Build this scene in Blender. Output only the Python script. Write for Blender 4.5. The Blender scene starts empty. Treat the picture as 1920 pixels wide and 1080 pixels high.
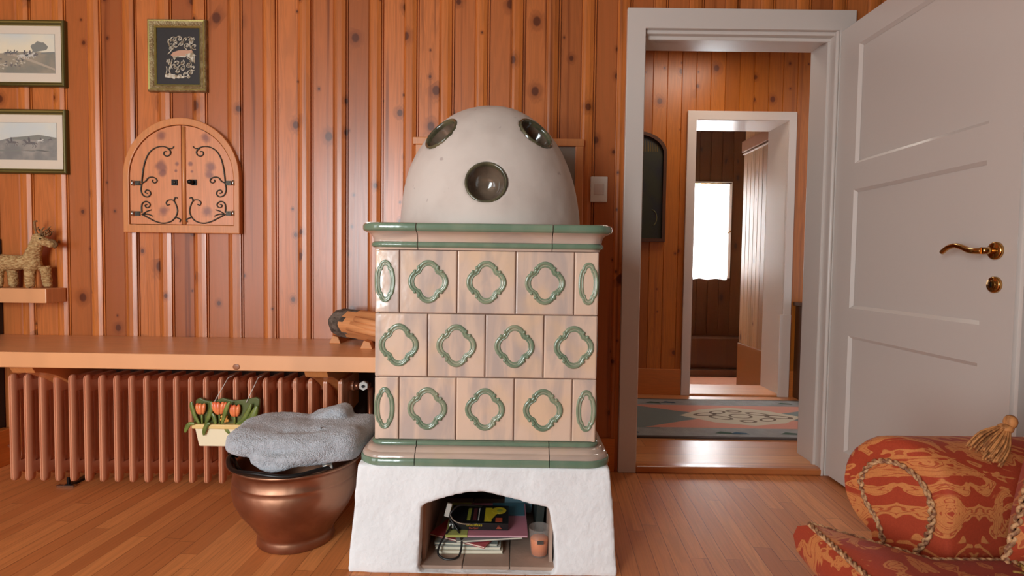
import bpy, bmesh, math, random
import numpy as np
from mathutils import Vector, Matrix, noise
random.seed(7)
C = bpy.context.scene.collection
PI = math.pi
# ------------------------------------------------------------------ camera
FPX, PITCH, ROLL, YAW, CAMH = 1058.8, .04203, .013777, -.004915, .92
_F = Vector((math.sin(YAW)*math.cos(PITCH), math.cos(YAW)*math.cos(PITCH), -math.sin(PITCH)))
_R0 = Vector((math.cos(YAW), -math.sin(YAW), 0)); _U0 = _R0.cross(_F)
_R = math.cos(ROLL)*_R0 + math.sin(ROLL)*_U0; _U = -math.sin(ROLL)*_R0 + math.cos(ROLL)*_U0
cam = bpy.data.objects.new('camera', bpy.data.cameras.new('camera')); C.objects.link(cam)
cam.data.sensor_width = 36; cam.data.lens = 36*FPX/1920; cam.data.clip_start = .02
m = Matrix((( _R.x,_U.x,-_F.x,0),(_R.y,_U.y,-_F.y,0),(_R.z,_U.z,-_F.z,CAMH),(0,0,0,1)))
cam.matrix_world = m
bpy.context.scene.camera = cam
def at(x, y, Y):
    """world point seen at photo position x,y on the plane at distance Y (used for measuring sizes)"""
    d = _F + _R*(x-960)/FPX + _U*(540-y)/FPX
    return Vector((0,0,CAMH)) + d*(Y/d.y)
# ------------------------------------------------------------------ world, lights, exposure
sc = bpy.context.scene
sc.view_settings.view_transform = 'Standard'; sc.view_settings.look = 'None'
sc.view_settings.gamma = 1; sc.view_settings.use_curve_mapping = False
sc.view_settings.exposure = 0.12
w = bpy.data.worlds.new('daylight'); sc.world = w; w.use_nodes = True
w.node_tree.nodes['Background'].inputs[0].default_value = (.80,.90,1,1)
w.node_tree.nodes['Background'].inputs[1].default_value = 1.0
def area(name, loc, aim, sx, sy, power, col=(1,1,1)):
    l = bpy.data.lights.new(name, 'AREA'); l.shape = 'RECTANGLE'; l.size = sx; l.size_y = sy
    l.energy = power; l.color = col
    o = bpy.data.objects.new(name, l); C.objects.link(o); o.location = loc
    o.rotation_euler = (Vector(aim)-Vector(loc)).to_track_quat('-Z','Y').to_euler()
    return o
LW = area('daylight_left_window', (-2.64,-.55,1.15), (0,-.55,1.15), 1.25, 1.75, 26, (.93,.98,1))
FW = area('daylight_front_window', (-1.68,-1.66,1.30), (-1.68,0,1.25), 1.0, 1.55, 98, (.89,.97,1))
HW = area('daylight_landing_window', (1.75,6.32,1.3), (1.75,0,1.3), 1.05, 1.05, 85, (.95,.98,1))
HC = area('hall_fill_light', (1.2,3.3,2.38), (1.2,3.3,0), .5, .5, 6.5, (1,.9,.78))  # unseen fill light added under the hall ceiling to brighten the upper wall
# ------------------------------------------------------------------ materials
MATS = {}
def nodes(name):
    mt = bpy.data.materials.new(name); mt.use_nodes = True
    nt = mt.node_tree; b = nt.nodes['Principled BSDF']
    MATS[name] = mt
    return mt, nt, b
def N(nt, typ, **kw):
    n = nt.nodes.new(typ)
    for k, v in kw.items():
        if k.startswith('i_'): n.inputs[k[2:]].default_value = v
        else: setattr(n, k, v)
    return n
def L(nt, a, b): nt.links.new(a, b)
def M_(nt, op, a, b=None, c=None):
    n = nt.nodes.new('ShaderNodeMath'); n.operation = op
    for i, v in enumerate((a, b, c)):
        if v is None: continue
        if isinstance(v, (int, float)): n.inputs[i].default_value = v
        else: nt.links.new(v, n.inputs[i])
    return n.outputs[0]
def mixc(nt, fac, a, b):
    n = nt.nodes.new('ShaderNodeMix'); n.data_type = 'RGBA'
    for i, v in ((0, fac), (6, a), (7, b)):
        if isinstance(v, (int, float)): n.inputs[i].default_value = v
        elif isinstance(v, tuple): n.inputs[i].default_value = (*v[:3], 1)
        else: nt.links.new(v, n.inputs[i])
    return n.outputs[2]
def sm(nt, v, lo, hi, a=0., b=1.):
    n = nt.nodes.new('ShaderNodeMapRange'); n.interpolation_type = 'SMOOTHSTEP'
    nt.links.new(v, n.inputs[0])
    for i, x in ((1, lo), (2, hi), (3, a), (4, b)): n.inputs[i].default_value = x
    return n.outputs[0]
def S(r, g, b):   # photo sRGB -> linear
    return tuple(((c/255)/12.92 if c/255 <= .04045 else ((c/255+.055)/1.055)**2.4) for c in (r, g, b))
def plain(name, col, rough=.5, metal=0, var=0, vscale=8, bump=0, bscale=40, coat=0, stretch=(1,1,1), col2=None, spec=.5, alpha=None, trans=0):
    mt, nt, b = nodes(name)
    b.inputs['Roughness'].default_value = rough; b.inputs['Metallic'].default_value = metal
    b.inputs['Coat Weight'].default_value = coat; b.inputs['Coat Roughness'].default_value = .12
    b.inputs['Specular IOR Level'].default_value = spec
    b.inputs['Transmission Weight'].default_value = trans
    b.inputs['Base Color'].default_value = (*col, 1)
    if var or bump or col2:
        tc = N(nt, 'ShaderNodeTexCoord'); mp = N(nt, 'ShaderNodeMapping'); mp.inputs['Scale'].default_value = stretch
        L(nt, tc.outputs['Object'], mp.inputs[0])
        oi = N(nt, 'ShaderNodeObjectInfo')
        va = N(nt, 'ShaderNodeVectorMath', operation='ADD'); L(nt, mp.outputs[0], va.inputs[0]); L(nt, oi.outputs['Random'], va.inputs[1])
    if var or col2:
        n = N(nt, 'ShaderNodeTexNoise', i_Scale=vscale, i_Detail=5.); L(nt, va.outputs[0], n.inputs['Vector'])
        f = sm(nt, n.outputs[0], .35, .65)
        c2 = col2 if col2 else tuple(c*(1-var) for c in col)
        L(nt, mixc(nt, f, col, c2), b.inputs['Base Color'])
    if bump:
        n = N(nt, 'ShaderNodeTexNoise', i_Scale=bscale, i_Detail=4.); L(nt, va.outputs[0], n.inputs['Vector'])
        bp = N(nt, 'ShaderNodeBump', i_Strength=bump, i_Distance=.01); L(nt, n.outputs[0], bp.inputs['Height']); L(nt, bp.outputs[0], b.inputs['Normal'])
    return mt
def wood(name, ca, cb, dark, cross='X', grain='Z', pitch=.1545, x0=0., split=0., knots=.5, kscale=8., rough=.34, coat=.25, rot=0., length=0., tint=None, gap=0., spread=.5, kstretch=.5, fig=.22, streak=0.):
    """varnished timber: board-to-board colour, long grain, dark knots"""
    mt, nt, b = nodes(name)
    tc = N(nt, 'ShaderNodeTexCoord'); mp = N(nt, 'ShaderNodeMapping'); mp.inputs['Rotation'].default_value = (0,0,rot)
    L(nt, tc.outputs['Object'], mp.inputs[0])
    sp = N(nt, 'ShaderNodeSeparateXYZ'); L(nt, mp.outputs[0], sp.inputs[0])
    X = sp.outputs[cross]; G = sp.outputs[grain]
    u = M_(nt, 'DIVIDE', M_(nt, 'SUBTRACT', X, x0), pitch)
    i = M_(nt, 'FLOOR', u); fr = M_(nt, 'SUBTRACT', u, i)
    flag = M_(nt, 'GREATER_THAN', fr, split) if split else M_(nt, 'MULTIPLY', fr, 0.)
    ident = M_(nt, 'ADD', M_(nt, 'MULTIPLY', i, 2.), flag)
    fl = None
    if length:
        wn0 = N(nt, 'ShaderNodeTexWhiteNoise', noise_dimensions='1D'); L(nt, ident, wn0.inputs['W'])
        g = M_(nt, 'ADD', M_(nt, 'DIVIDE', G, length), M_(nt, 'MULTIPLY', wn0.outputs[0], 7.))
        gi = M_(nt, 'FLOOR', g); fl = M_(nt, 'SUBTRACT', g, gi)
        ident = M_(nt, 'ADD', ident, M_(nt, 'MULTIPLY', gi, 37.))
    wn = N(nt, 'ShaderNodeTexWhiteNoise', noise_dimensions='1D'); L(nt, ident, wn.inputs['W'])
    rnd = wn.outputs[0]; rc = N(nt, 'ShaderNodeSeparateColor'); L(nt, wn.outputs['Color'], rc.inputs[0])
    off = M_(nt, 'MULTIPLY', rnd, 31.)
    kc = N(nt, 'ShaderNodeCombineXYZ'); L(nt, X, kc.inputs[0]); L(nt, M_(nt, 'MULTIPLY', M_(nt, 'ADD', G, off), kstretch), kc.inputs[1])
    vo = N(nt, 'ShaderNodeTexVoronoi', voronoi_dimensions='2D', i_Scale=kscale); L(nt, kc.outputs[0], vo.inputs['Vector'])
    vc = N(nt, 'ShaderNodeSeparateColor'); L(nt, vo.outputs['Color'], vc.inputs[0])
    has = M_(nt, 'GREATER_THAN', vc.outputs[0], 1-knots)
    rad = M_(nt, 'MULTIPLY_ADD', M_(nt, 'POWER', vc.outputs[1], 1.8), .13, .03)
    q = M_(nt, 'DIVIDE', vo.outputs['Distance'], rad)
    kmask = M_(nt, 'MULTIPLY', sm(nt, q, 1.25, .75), has)
    halo = M_(nt, 'MULTIPLY', sm(nt, q, 3.2, .8), has)
    # grain
    gc = N(nt, 'ShaderNodeCombineXYZ')
    L(nt, M_(nt, 'MULTIPLY', X, 14.), gc.inputs[0]); L(nt, off, gc.inputs[1])
    L(nt, M_(nt, 'ADD', M_(nt, 'MULTIPLY', G, .9), off), gc.inputs[2])
    n1 = N(nt, 'ShaderNodeTexNoise', i_Scale=1.4, i_Detail=3., i_Distortion=.6); L(nt, gc.outputs[0], n1.inputs['Vector'])
    ring = M_(nt, 'ADD', M_(nt, 'MULTIPLY', n1.outputs[0], 9.), M_(nt, 'MULTIPLY', halo, 1.6))
    ringv = M_(nt, 'PINGPONG', ring, .5)
    fc = N(nt, 'ShaderNodeCombineXYZ')
    L(nt, M_(nt, 'MULTIPLY', X, 210.), fc.inputs[0]); L(nt, off, fc.inputs[1]); L(nt, M_(nt, 'MULTIPLY', G, 5.), fc.inputs[2])
    n2 = N(nt, 'ShaderNodeTexNoise', i_Scale=1., i_Detail=2.); L(nt, fc.outputs[0], n2.inputs['Vector'])
    base = mixc(nt, M_(nt, 'MULTIPLY_ADD', M_(nt, 'SUBTRACT', rnd, .5), spread*2, .5), ca, cb)
    if split and tint: base = mixc(nt, M_(nt, 'MULTIPLY', flag, .55), base, tint)
    g2 = M_(nt, 'MULTIPLY_ADD', sm(nt, ringv, .05, .5), fig, M_(nt, 'MULTIPLY', n2.outputs[0], .35))
    sc_ = N(nt, 'ShaderNodeCombineXYZ'); L(nt, M_(nt, 'MULTIPLY', X, 38.), sc_.inputs[0]); L(nt, off, sc_.inputs[1]); L(nt, M_(nt, 'MULTIPLY', G, .7), sc_.inputs[2])
    n4 = N(nt, 'ShaderNodeTexNoise', i_Scale=1., i_Detail=3.); L(nt, sc_.outputs[0], n4.inputs['Vector'])
    base = mixc(nt, M_(nt, 'SUBTRACT', g2, .08), base, tuple(c*.55 for c in ca))
    base = mixc(nt, M_(nt, 'MULTIPLY', sm(nt, rc.outputs[1], .72, 1.), .45), base, dark)
    if streak: base = mixc(nt, M_(nt, 'MULTIPLY', sm(nt, n4.outputs[0], .56, .74), streak), base, dark)
    base = mixc(nt, M_(nt, 'MULTIPLY', halo, .5), base, dark)
    base = mixc(nt, M_(nt, 'MULTIPLY', kmask, .85), base, tuple(c*.45 for c in (dark[0]*1.2,dark[1],dark[2])))
    if gap:
        e = M_(nt, 'MINIMUM', fr, M_(nt, 'SUBTRACT', 1., fr))
        line = M_(nt, 'MULTIPLY', M_(nt, 'LESS_THAN', M_(nt, 'MULTIPLY', e, pitch), gap), sm(nt, rc.outputs[2], .0, .9, .25, .8))
        if fl is not None:
            line = M_(nt, 'MAXIMUM', line, M_(nt, 'MULTIPLY', M_(nt, 'LESS_THAN', M_(nt, 'MULTIPLY', fl, length), gap*2), .5))
        base = mixc(nt, line, base, tuple(c*.25 for c in dark))
    L(nt, base, b.inputs['Base Color'])
    L(nt, M_(nt, 'MULTIPLY_ADD', n2.outputs[0], .12, rough-.06), b.inputs['Roughness'])
    b.inputs['Coat Weight'].default_value = coat; b.inputs['Coat Roughness'].default_value = .26
    bp = N(nt, 'ShaderNodeBump', i_Strength=.12, i_Distance=.002); L(nt, n1.outputs[0], bp.inputs['Height']); L(nt, bp.outputs[0], b.inputs['Normal'])
    return mt
WX0 = -1.9785   # a groove of the panelling
wall_w = wood('knotty_pine_panelling', S(208,120,60), S(156,80,38), S(108,48,15), pitch=.1545, x0=WX0, split=.61, tint=S(214,122,46), knots=.40, kscale=8.5, kstretch=.8, rough=.34, coat=.34, fig=.34, streak=.75)
hall_w = wood('hall_pine_panelling', S(198,112,34), S(176,94,24), S(130,60,12), pitch=.098, x0=.04, knots=.28, kscale=8, kstretch=.85, fig=.3, streak=.5, rough=.38, coat=.2)
land_w = wood('landing_pine_panelling', S(190,148,106), S(170,128,84), S(120,70,36), cross='Y', pitch=.085, x0=.02, knots=.3, kscale=8, rough=.45, coat=.1, gap=.002)
floor_w = wood('strip_oak_floor', S(224,142,80), S(200,118,62), S(162,86,42), grain='Y', pitch=.057, knots=0, rough=.52, coat=.04, fig=.3, streak=.5, rot=math.radians(3.5), length=.9, gap=.0011, spread=.65)
hallfl_w = wood('hall_board_floor', S(226,156,100), S(208,134,80), S(170,90,44), cross='Y', grain='X', pitch=.11, x0=.01, knots=0, rough=.36, coat=.2, gap=.0016, length=2.2)
bench_w = wood('pale_pine_bench', S(232,166,114), S(226,158,106), S(190,110,66), cross='Y', grain='X', pitch=.9, x0=.3, knots=.0, rough=.38, coat=.15)
benchtop_w = bench_w
cab_w = wood('cabinet_pine', S(216,140,82), S(208,130,74), S(150,76,50), cross='X', grain='Z', pitch=.6, x0=.1, knots=.0, rough=.36, coat=.25)
leaf_w = wood('cabinet_leaf_pine', S(222,142,92), S(208,126,78), S(128,66,58), cross='X', grain='Z', pitch=.6, x0=.1, knots=0, rough=.34, coat=.3)
def painted_knots():
    mt = leaf_w; nt = mt.node_tree; b = nt.nodes['Principled BSDF']
    src = b.inputs['Base Color'].links[0].from_socket; col = src
    geo = N(nt, 'ShaderNodeNewGeometry'); sp = N(nt, 'ShaderNodeSeparateXYZ'); L(nt, geo.outputs['Position'], sp.inputs[0])
    wob = N(nt, 'ShaderNodeTexNoise', i_Scale=28., i_Detail=3.); L(nt, geo.outputs['Position'], wob.inputs['Vector'])
    for zx, zy, r in ((340,465,52),(350,520,34),(360,815,48),(340,230,44),(465,445,20),(457,500,13),(725,470,46),(720,530,36),(700,820,48),(690,240,44),(568,445,20),(582,505,13)):
        p = at(220+zx/4.154, 200+zy/4.154, 2.477); rr = r*.00058
        dx = M_(nt, 'SUBTRACT', sp.outputs[0], p.x); dz = M_(nt, 'SUBTRACT', sp.outputs[2], p.z)
        d = M_(nt, 'SQRT', M_(nt, 'ADD', M_(nt, 'MULTIPLY', dx, dx), M_(nt, 'MULTIPLY', dz, dz)))
        d = M_(nt, 'ADD', d, M_(nt, 'MULTIPLY', M_(nt, 'SUBTRACT', wob.outputs[0], .5), rr*1.1))
        col = mixc(nt, M_(nt, 'MULTIPLY', sm(nt, d, rr*1.15, rr*.35), .72), col, S(112,62,58))
        col = mixc(nt, M_(nt, 'MULTIPLY', sm(nt, d, rr*.5, rr*.3), .4), col, S(140,84,70))
    L(nt, col, b.inputs['Base Color'])
painted_knots()
dark_w = wood('dark_walnut', S(92,52,24), S(76,40,18), S(40,20,8), grain='Z', pitch=.3, knots=0, rough=.4)
log_w = wood('split_log_wood', S(228,160,104), S(214,140,86), S(170,96,50), cross='Z', grain='X', pitch=.4, knots=0, rough=.6, coat=0)
trim_w = wood('orange_pine_trim', S(214,126,56), S(200,110,44), S(150,70,24), cross='Z', grain='X', pitch=.5, knots=.2, rough=.35, coat=.2)
paint = plain('white_gloss_paint', S(214,204,196), .30, bump=.03, bscale=14, coat=.2)
paint_in = plain('white_frame_paint', S(222,206,194), .28, coat=.25)
ceil_m = plain('white_ceiling_paint', S(184,170,152), .9); room_m = plain('beige_wall_paint', S(120,98,80), .9)
plaster = plain('white_rough_plaster', S(240,243,244), .92, var=.06, vscale=9, bump=.35, bscale=55)
def dome_mat():
    mt, nt, b = nodes('limewashed_dome_plaster')
    tc = N(nt, 'ShaderNodeTexCoord')
    n = N(nt, 'ShaderNodeTexNoise', i_Scale=5., i_Detail=5.); L(nt, tc.outputs['Object'], n.inputs['Vector'])
    c = mixc(nt, sm(nt, n.outputs[0], .4, .7), S(210,198,188), S(196,182,172))
    v = N(nt, 'ShaderNodeTexNoise', i_Scale=26., i_Detail=2.); L(nt, tc.outputs['Object'], v.inputs['Vector'])
    c = mixc(nt, M_(nt, 'MULTIPLY', sm(nt, v.outputs[0], .70, .76), .5), c, S(150,130,128))
    L(nt, c, b.inputs['Base Color']); b.inputs['Roughness'].default_value = .8
    bp = N(nt, 'ShaderNodeBump', i_Strength=.25, i_Distance=.008); L(nt, n.outputs[0], bp.inputs['Height']); L(nt, bp.outputs[0], b.inputs['Normal'])
    return mt
dome_m = dome_mat()
def tile_mat(name, a, b2, c3, vert=True, rough=.16):
    mt, nt, b = nodes(name)
    tc = N(nt, 'ShaderNodeTexCoord'); oi = N(nt, 'ShaderNodeObjectInfo')
    mp = N(nt, 'ShaderNodeMapping'); mp.inputs['Scale'].default_value = (20,20,4.) if vert else (4.,4.,20)
    L(nt, tc.outputs['Object'], mp.inputs[0])
    r7 = M_(nt, 'MULTIPLY', oi.outputs['Random'], 40.)
    va = N(nt, 'ShaderNodeVectorMath', operation='ADD'); L(nt, mp.outputs[0], va.inputs[0]); L(nt, r7, va.inputs[1])
    n = N(nt, 'ShaderNodeTexNoise', i_Scale=.7, i_Detail=4., i_Distortion=.8); L(nt, va.outputs[0], n.inputs['Vector'])
    n2 = N(nt, 'ShaderNodeTexNoise', i_Scale=9., i_Detail=2.)
    va2 = N(nt, 'ShaderNodeVectorMath', operation='ADD'); L(nt, tc.outputs['Object'], va2.inputs[0]); L(nt, r7, va2.inputs[1])
    L(nt, va2.outputs[0], n2.inputs['Vector'])
    k = M_(nt, 'MULTIPLY_ADD', M_(nt, 'SUBTRACT', oi.outputs['Random'], .5), .35, sm(nt, n.outputs[0], .38, .66))
    col = mixc(nt, k, a, b2)
    col = mixc(nt, M_(nt, 'MULTIPLY', sm(nt, n2.outputs[0], .5, .75), .5), col, c3)
    L(nt, col, b.inputs['Base Color']); b.inputs['Roughness'].default_value = rough
    b.inputs['Coat Weight'].default_value = .5; b.inputs['Coat Roughness'].default_value = .06
    n3 = N(nt, 'ShaderNodeTexNoise', i_Scale=22., i_Detail=2.); L(nt, va2.outputs[0], n3.inputs['Vector'])
    bp = N(nt, 'ShaderNodeBump', i_Strength=.18, i_Distance=.006); L(nt, n3.outputs[0], bp.inputs['Height'])
    L(nt, bp.outputs[0], b.inputs['Normal']); L(nt, bp.outputs[0], b.inputs['Coat Normal'])
    return mt
tile_m = tile_mat('glazed_blush_tile', S(224,196,174), S(190,172,162), S(228,192,152))
mould_m = tile_mat('glazed_blush_moulding', S(206,180,162), S(182,162,148), S(200,176,146), vert=False)
green_m = tile_mat('green_glaze', S(104,130,108), S(116,138,116), S(134,148,122))
ring_m = tile_mat('sage_ring_glaze', S(134,148,122), S(112,132,108), S(164,162,134))
greenp_m = tile_mat('pale_green_glaze', S(178,172,150), S(150,156,134), S(196,182,158))
bowl_m = plain('olive_glaze', S(116,98,82), .14, coat=.5, col2=S(88,74,62), vscale=14)
bowlrim_m = plain('olive_green_rim_glaze', S(96,92,68), .16, coat=.5, col2=S(66,64,48), vscale=20)
joint_m = plain('tile_joint', S(120,92,76), .9)
hearth_m = plain('hearth_tile', S(176,148,130), .7, var=.2, vscale=9, bump=.1)
hearthback_m = plain('dark_hearth_wall', S(60,46,38), .9, var=.4)  # dark mottled brown for the back and top of the hearth
iron = plain('black_iron', S(70,66,58), .45, .7, bump=.2, bscale=90)
irond = plain('dark_iron', S(34,32,32), .35, .6)
brass = plain('polished_brass', S(196,150,86), .16, 1)
brassd = plain('aged_brass', S(150,116,64), .25, 1)
chrome = plain('bright_steel', S(200,200,196), .2, 1)
white_pl = plain('white_plastic', S(222,214,204), .35)
def copper_mat():
    mt, nt, b = nodes('worn_copper')
    tc = N(nt, 'ShaderNodeTexCoord')
    n = N(nt, 'ShaderNodeTexNoise', i_Scale=7., i_Detail=6.); L(nt, tc.outputs['Object'], n.inputs['Vector'])
    L(nt, mixc(nt, sm(nt, n.outputs[0], .35, .7), S(184,138,112), S(146,104,80)), b.inputs['Base Color'])
    b.inputs['Metallic'].default_value = .95
    L(nt, M_(nt, 'MULTIPLY_ADD', n.outputs[0], .3, .26), b.inputs['Roughness'])
    n2 = N(nt, 'ShaderNodeTexNoise', i_Scale=11., i_Detail=2.); L(nt, tc.outputs['Object'], n2.inputs['Vector'])
    bp = N(nt, 'ShaderNodeBump', i_Strength=.35, i_Distance=.012); L(nt, n2.outputs[0], bp.inputs['Height']); L(nt, bp.outputs[0], b.inputs['Normal'])
    return mt
copper = copper_mat()
rad_m = plain('salmon_enamel', S(218,150,114), .36, coat=.25)
towel_m = plain('grey_terry', S(194,198,205), .95, var=.16, vscale=60, bump=.9, bscale=230)
towel_m.node_tree.nodes['Principled BSDF'].inputs['Sheen Weight'].default_value = .4
straw_m = plain('woven_straw', S(214,178,122), .8, col2=S(168,124,74), vscale=70, bump=1., bscale=90, stretch=(1,1,2.2))
gold_m = plain('old_gold_frame', S(158,140,98), .42, .35, col2=S(128,104,66), vscale=40, bump=.4, bscale=150)
goldd_m = plain('dark_gilt_frame', S(92,82,40), .35, .45)
goldl_m = plain('bright_gilt_edge', S(170,158,92), .3, .6)
matb = plain('cream_mount_board', S(226,208,184), .9)
blackc = plain('black_card', S(40,36,36), .6)
silver_m = plain('engraved_silver', S(212,204,186), .45, .3, col2=S(150,132,104), vscale=90)
copperart = plain('engraved_copper', S(196,150,122), .5, .2)
def flat(name, c, rough=.7): return MATS.get(name) or plain(name, S(*c), rough)
bark_m = plain('grey_bark', S(118,104,92), .95, col2=S(74,62,52), vscale=40, bump=1., bscale=50)
cushion_seed = [0]
def damask(name, scale=4.2, org=(0,0,0), ka=(.9,0.), kz=(.45,1.1)):
    mt, nt, b = nodes(name)
    tc = N(nt, 'ShaderNodeTexCoord')
    sp = N(nt, 'ShaderNodeSeparateXYZ'); L(nt, tc.outputs['Object'], sp.inputs[0])
    a = M_(nt, 'PINGPONG', M_(nt, 'ADD', M_(nt, 'ADD', M_(nt, 'MULTIPLY', sp.outputs[2], ka[1]), M_(nt, 'MULTIPLY_ADD', sp.outputs[1], ka[0], sp.outputs[0])), 10.+org[0]), .12)
    z = M_(nt, 'ADD', M_(nt, 'MULTIPLY', sp.outputs[1], kz[0]), M_(nt, 'MULTIPLY', sp.outputs[2], kz[1]))
    zz = M_(nt, 'PINGPONG', M_(nt, 'ADD', z, 5.+org[1]), .17)
    cb = N(nt, 'ShaderNodeCombineXYZ'); L(nt, a, cb.inputs[0]); L(nt, zz, cb.inputs[1]); L(nt, M_(nt,'MULTIPLY',z,.25), cb.inputs[2])
    n = N(nt, 'ShaderNodeTexNoise', i_Scale=15., i_Detail=1.8, i_Distortion=1.9); L(nt, cb.outputs[0], n.inputs['Vector'])
    m1 = sm(nt, n.outputs[0], .485, .51)
    v = M_(nt, 'PINGPONG', M_(nt, 'MULTIPLY', n.outputs[0], 7.), .5)
    m2 = sm(nt, v, .10, .05)
    mask = M_(nt, 'MULTIPLY', m1, M_(nt, 'SUBTRACT', 1., M_(nt, 'MULTIPLY', m2, .8)))
    wv = N(nt, 'ShaderNodeTexNoise', i_Scale=350.); L(nt, tc.outputs['Object'], wv.inputs['Vector'])
    red = mixc(nt, wv.outputs[0], S(176,66,36), S(142,50,26)); gold = mixc(nt, wv.outputs[0], S(212,134,76), S(176,104,54))
    L(nt, mixc(nt, mask, red, gold), b.inputs['Base Color'])
    b.inputs['Roughness'].default_value = .7; b.inputs['Sheen Weight'].default_value = .05; b.inputs['Specular IOR Level'].default_value = .25
    bp = N(nt, 'ShaderNodeBump', i_Strength=.25, i_Distance=.002); L(nt, mask, bp.inputs['Height']); L(nt, bp.outputs[0], b.inputs['Normal'])
    return mt
dam = damask('red_gold_damask'); dam2 = damask('red_gold_damask_cushion', org=(.04,.1), ka=(0.,.6), kz=(1.,.4))
cord_m = plain('twisted_cord', S(206,160,112), .7, col2=S(120,72,48), vscale=120)
tassel_m = plain('gold_tassel', S(196,132,74), .75, col2=S(134,82,40), vscale=90, stretch=(1,1,.2))
fringe_m = plain('olive_fringe', S(176,130,58), .8, col2=S(110,80,30), vscale=90)
# ------------------------------------------------------------------ mesh helpers
class MB:
    def __init__(s): s.v = []; s.f = []; s.m = []; s.sm = []
    def add(s, vs, fs, mi=0, smooth=False):
        o = len(s.v); s.v += [tuple(v) for v in vs]
        for f in fs: s.f.append(tuple(i+o for i in f)); s.m.append(mi); s.sm.append(smooth)
    def box(s, a, b, mi=0):
        (x0,y0,z0),(x1,y1,z1) = a, b
        x0,x1 = sorted((x0,x1)); y0,y1 = sorted((y0,y1)); z0,z1 = sorted((z0,z1))
        s.add([(x0,y0,z0),(x1,y0,z0),(x1,y1,z0),(x0,y1,z0),(x0,y0,z1),(x1,y0,z1),(x1,y1,z1),(x0,y1,z1)],
              [(0,3,2,1),(4,5,6,7),(0,1,5,4),(1,2,6,5),(2,3,7,6),(3,0,4,7)], mi)
    def obox(s, c, half, R, mi=0):
        c = Vector(c); P = [c + R @ Vector((sx*half[0], sy*half[1], sz*half[2])) for sz in (-1,1) for sx, sy in ((-1,-1),(1,-1),(1,1),(-1,1))]
        s.add(P, [(0,3,2,1),(4,5,6,7),(0,1,5,4),(1,2,6,5),(2,3,7,6),(3,0,4,7)], mi)
    def rings(s, rs, mi=0, closed=False, cap=True, smooth=True, ring_closed=True):
        n = len(rs[0]); o = []
        vs = [p for r in rs for p in r]; fs = []
        K = len(rs)
        for k in range(K if closed else K-1):
            k2 = (k+1) % K
            for j in range(n if ring_closed else n-1):
                j2 = (j+1) % n
                fs.append((k*n+j, k*n+j2, k2*n+j2, k2*n+j))
        s.add(vs, fs, mi, smooth)
        if cap and not closed and ring_closed:
            s.add(rs[0], [tuple(range(n))[::-1]], mi); s.add(rs[-1], [tuple(range(n))], mi)
    def tube(s, pts, r, n=10, mi=0, closed=False, flat=1., up=None, cap=True):
        pts = [Vector(p) for p in pts]; K = len(pts); rs = []
        prev = None
        for k in range(K):
            if closed: t = pts[(k+1)%K]-pts[k-1]
            else: t = pts[min(k+1,K-1)]-pts[max(k-1,0)]
            t.normalize()
            if up is not None: nrm = Vector(up)
            else:
                nrm = prev if prev is not None else (Vector((0,0,1)) if abs(t.z) < .9 else Vector((1,0,0)))
            nrm = (nrm - t*nrm.dot(t)); nrm.normalize(); prev = nrm; bi = t.cross(nrm)
            rr = r(k/(K-1)) if callable(r) else (r[k] if isinstance(r, (list, tuple)) else r)
            rs.append([pts[k] + nrm*(math.cos(a)*rr*flat) + bi*(math.sin(a)*rr) for a in [2*PI*j/n for j in range(n)]])
        s.rings(rs, mi, closed, cap)
    def lathe(s, prof, c=(0,0,0), n=48, mi=0, mat=None, mids=None, smooth=True):
        """prof: (r,z) list around the z axis; mat: Matrix placing it"""
        T = mat or Matrix.Translation(c)
        rs = [[T @ Vector((r*math.cos(2*PI*j/n), r*math.sin(2*PI*j/n), z)) for j in range(n)] for r, z in prof]
        for k in range(len(rs)-1):
            mm = mids[k] if mids else mi
            s.add(rs[k]+rs[k+1], [(j, (j+1)%n, n+(j+1)%n, n+j) for j in range(n)], mm, smooth)
    def prism(s, poly, y0, y1, mi=0, axis='Y', mside=None):
        """poly: list of 2D points, extruded along axis"""
        f = {'Y': lambda a, b, t: (a, t, b), 'X': lambda a, b, t: (t, a, b), 'Z': lambda a, b, t: (a, b, t)}[axis]
        n = len(poly)
        A = [f(a, b, y0) for a, b in poly]; B = [f(a, b, y1) for a, b in poly]
        s.add(A, [tuple(range(n))], mi); s.add(B, [tuple(range(n))[::-1]], mi)
        s.add(A+B, [(j, n+j, n+(j+1)%n, (j+1)%n) for j in range(n)], mside if mside is not None else mi)
    def ell(s, c, r, n=20, mi=0, R=None):
        vs = []; c = Vector(c)
        for i in range(n//2+1):
            th = PI*i/(n//2)
            for j in range(n):
                ph = 2*PI*j/n
                p = Vector((r[0]*math.sin(th)*math.cos(ph), r[1]*math.sin(th)*math.sin(ph), r[2]*math.cos(th)))
                vs.append(c + (R @ p if R else p))
        fs = [(i*n+j, (i+1)*n+j, (i+1)*n+(j+1)%n, i*n+(j+1)%n) for i in range(n//2) for j in range(n)]
        s.add(vs, fs, mi, True)
    def mesh(s, name, mats, origin=(0,0,0), merge=True):
        me = bpy.data.meshes.new(name); o = Vector(origin)
        me.from_pydata([tuple(Vector(v)-o) for v in s.v], [], s.f)
        for mt in (mats if isinstance(mats, (list, tuple)) else [mats]): me.materials.append(mt)
        me.polygons.foreach_set('material_index', s.m); me.polygons.foreach_set('use_smooth', s.sm)
        bm = bmesh.new(); bm.from_mesh(me)
        if merge: bmesh.ops.remove_doubles(bm, verts=bm.verts, dist=1e-6)
        bmesh.ops.recalc_face_normals(bm, faces=bm.faces); bm.to_mesh(me); bm.free()
        return me
def world_loc(o):
    v = Vector((0,0,0))
    while o: v += o.location; o = o.parent
    return v
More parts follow.
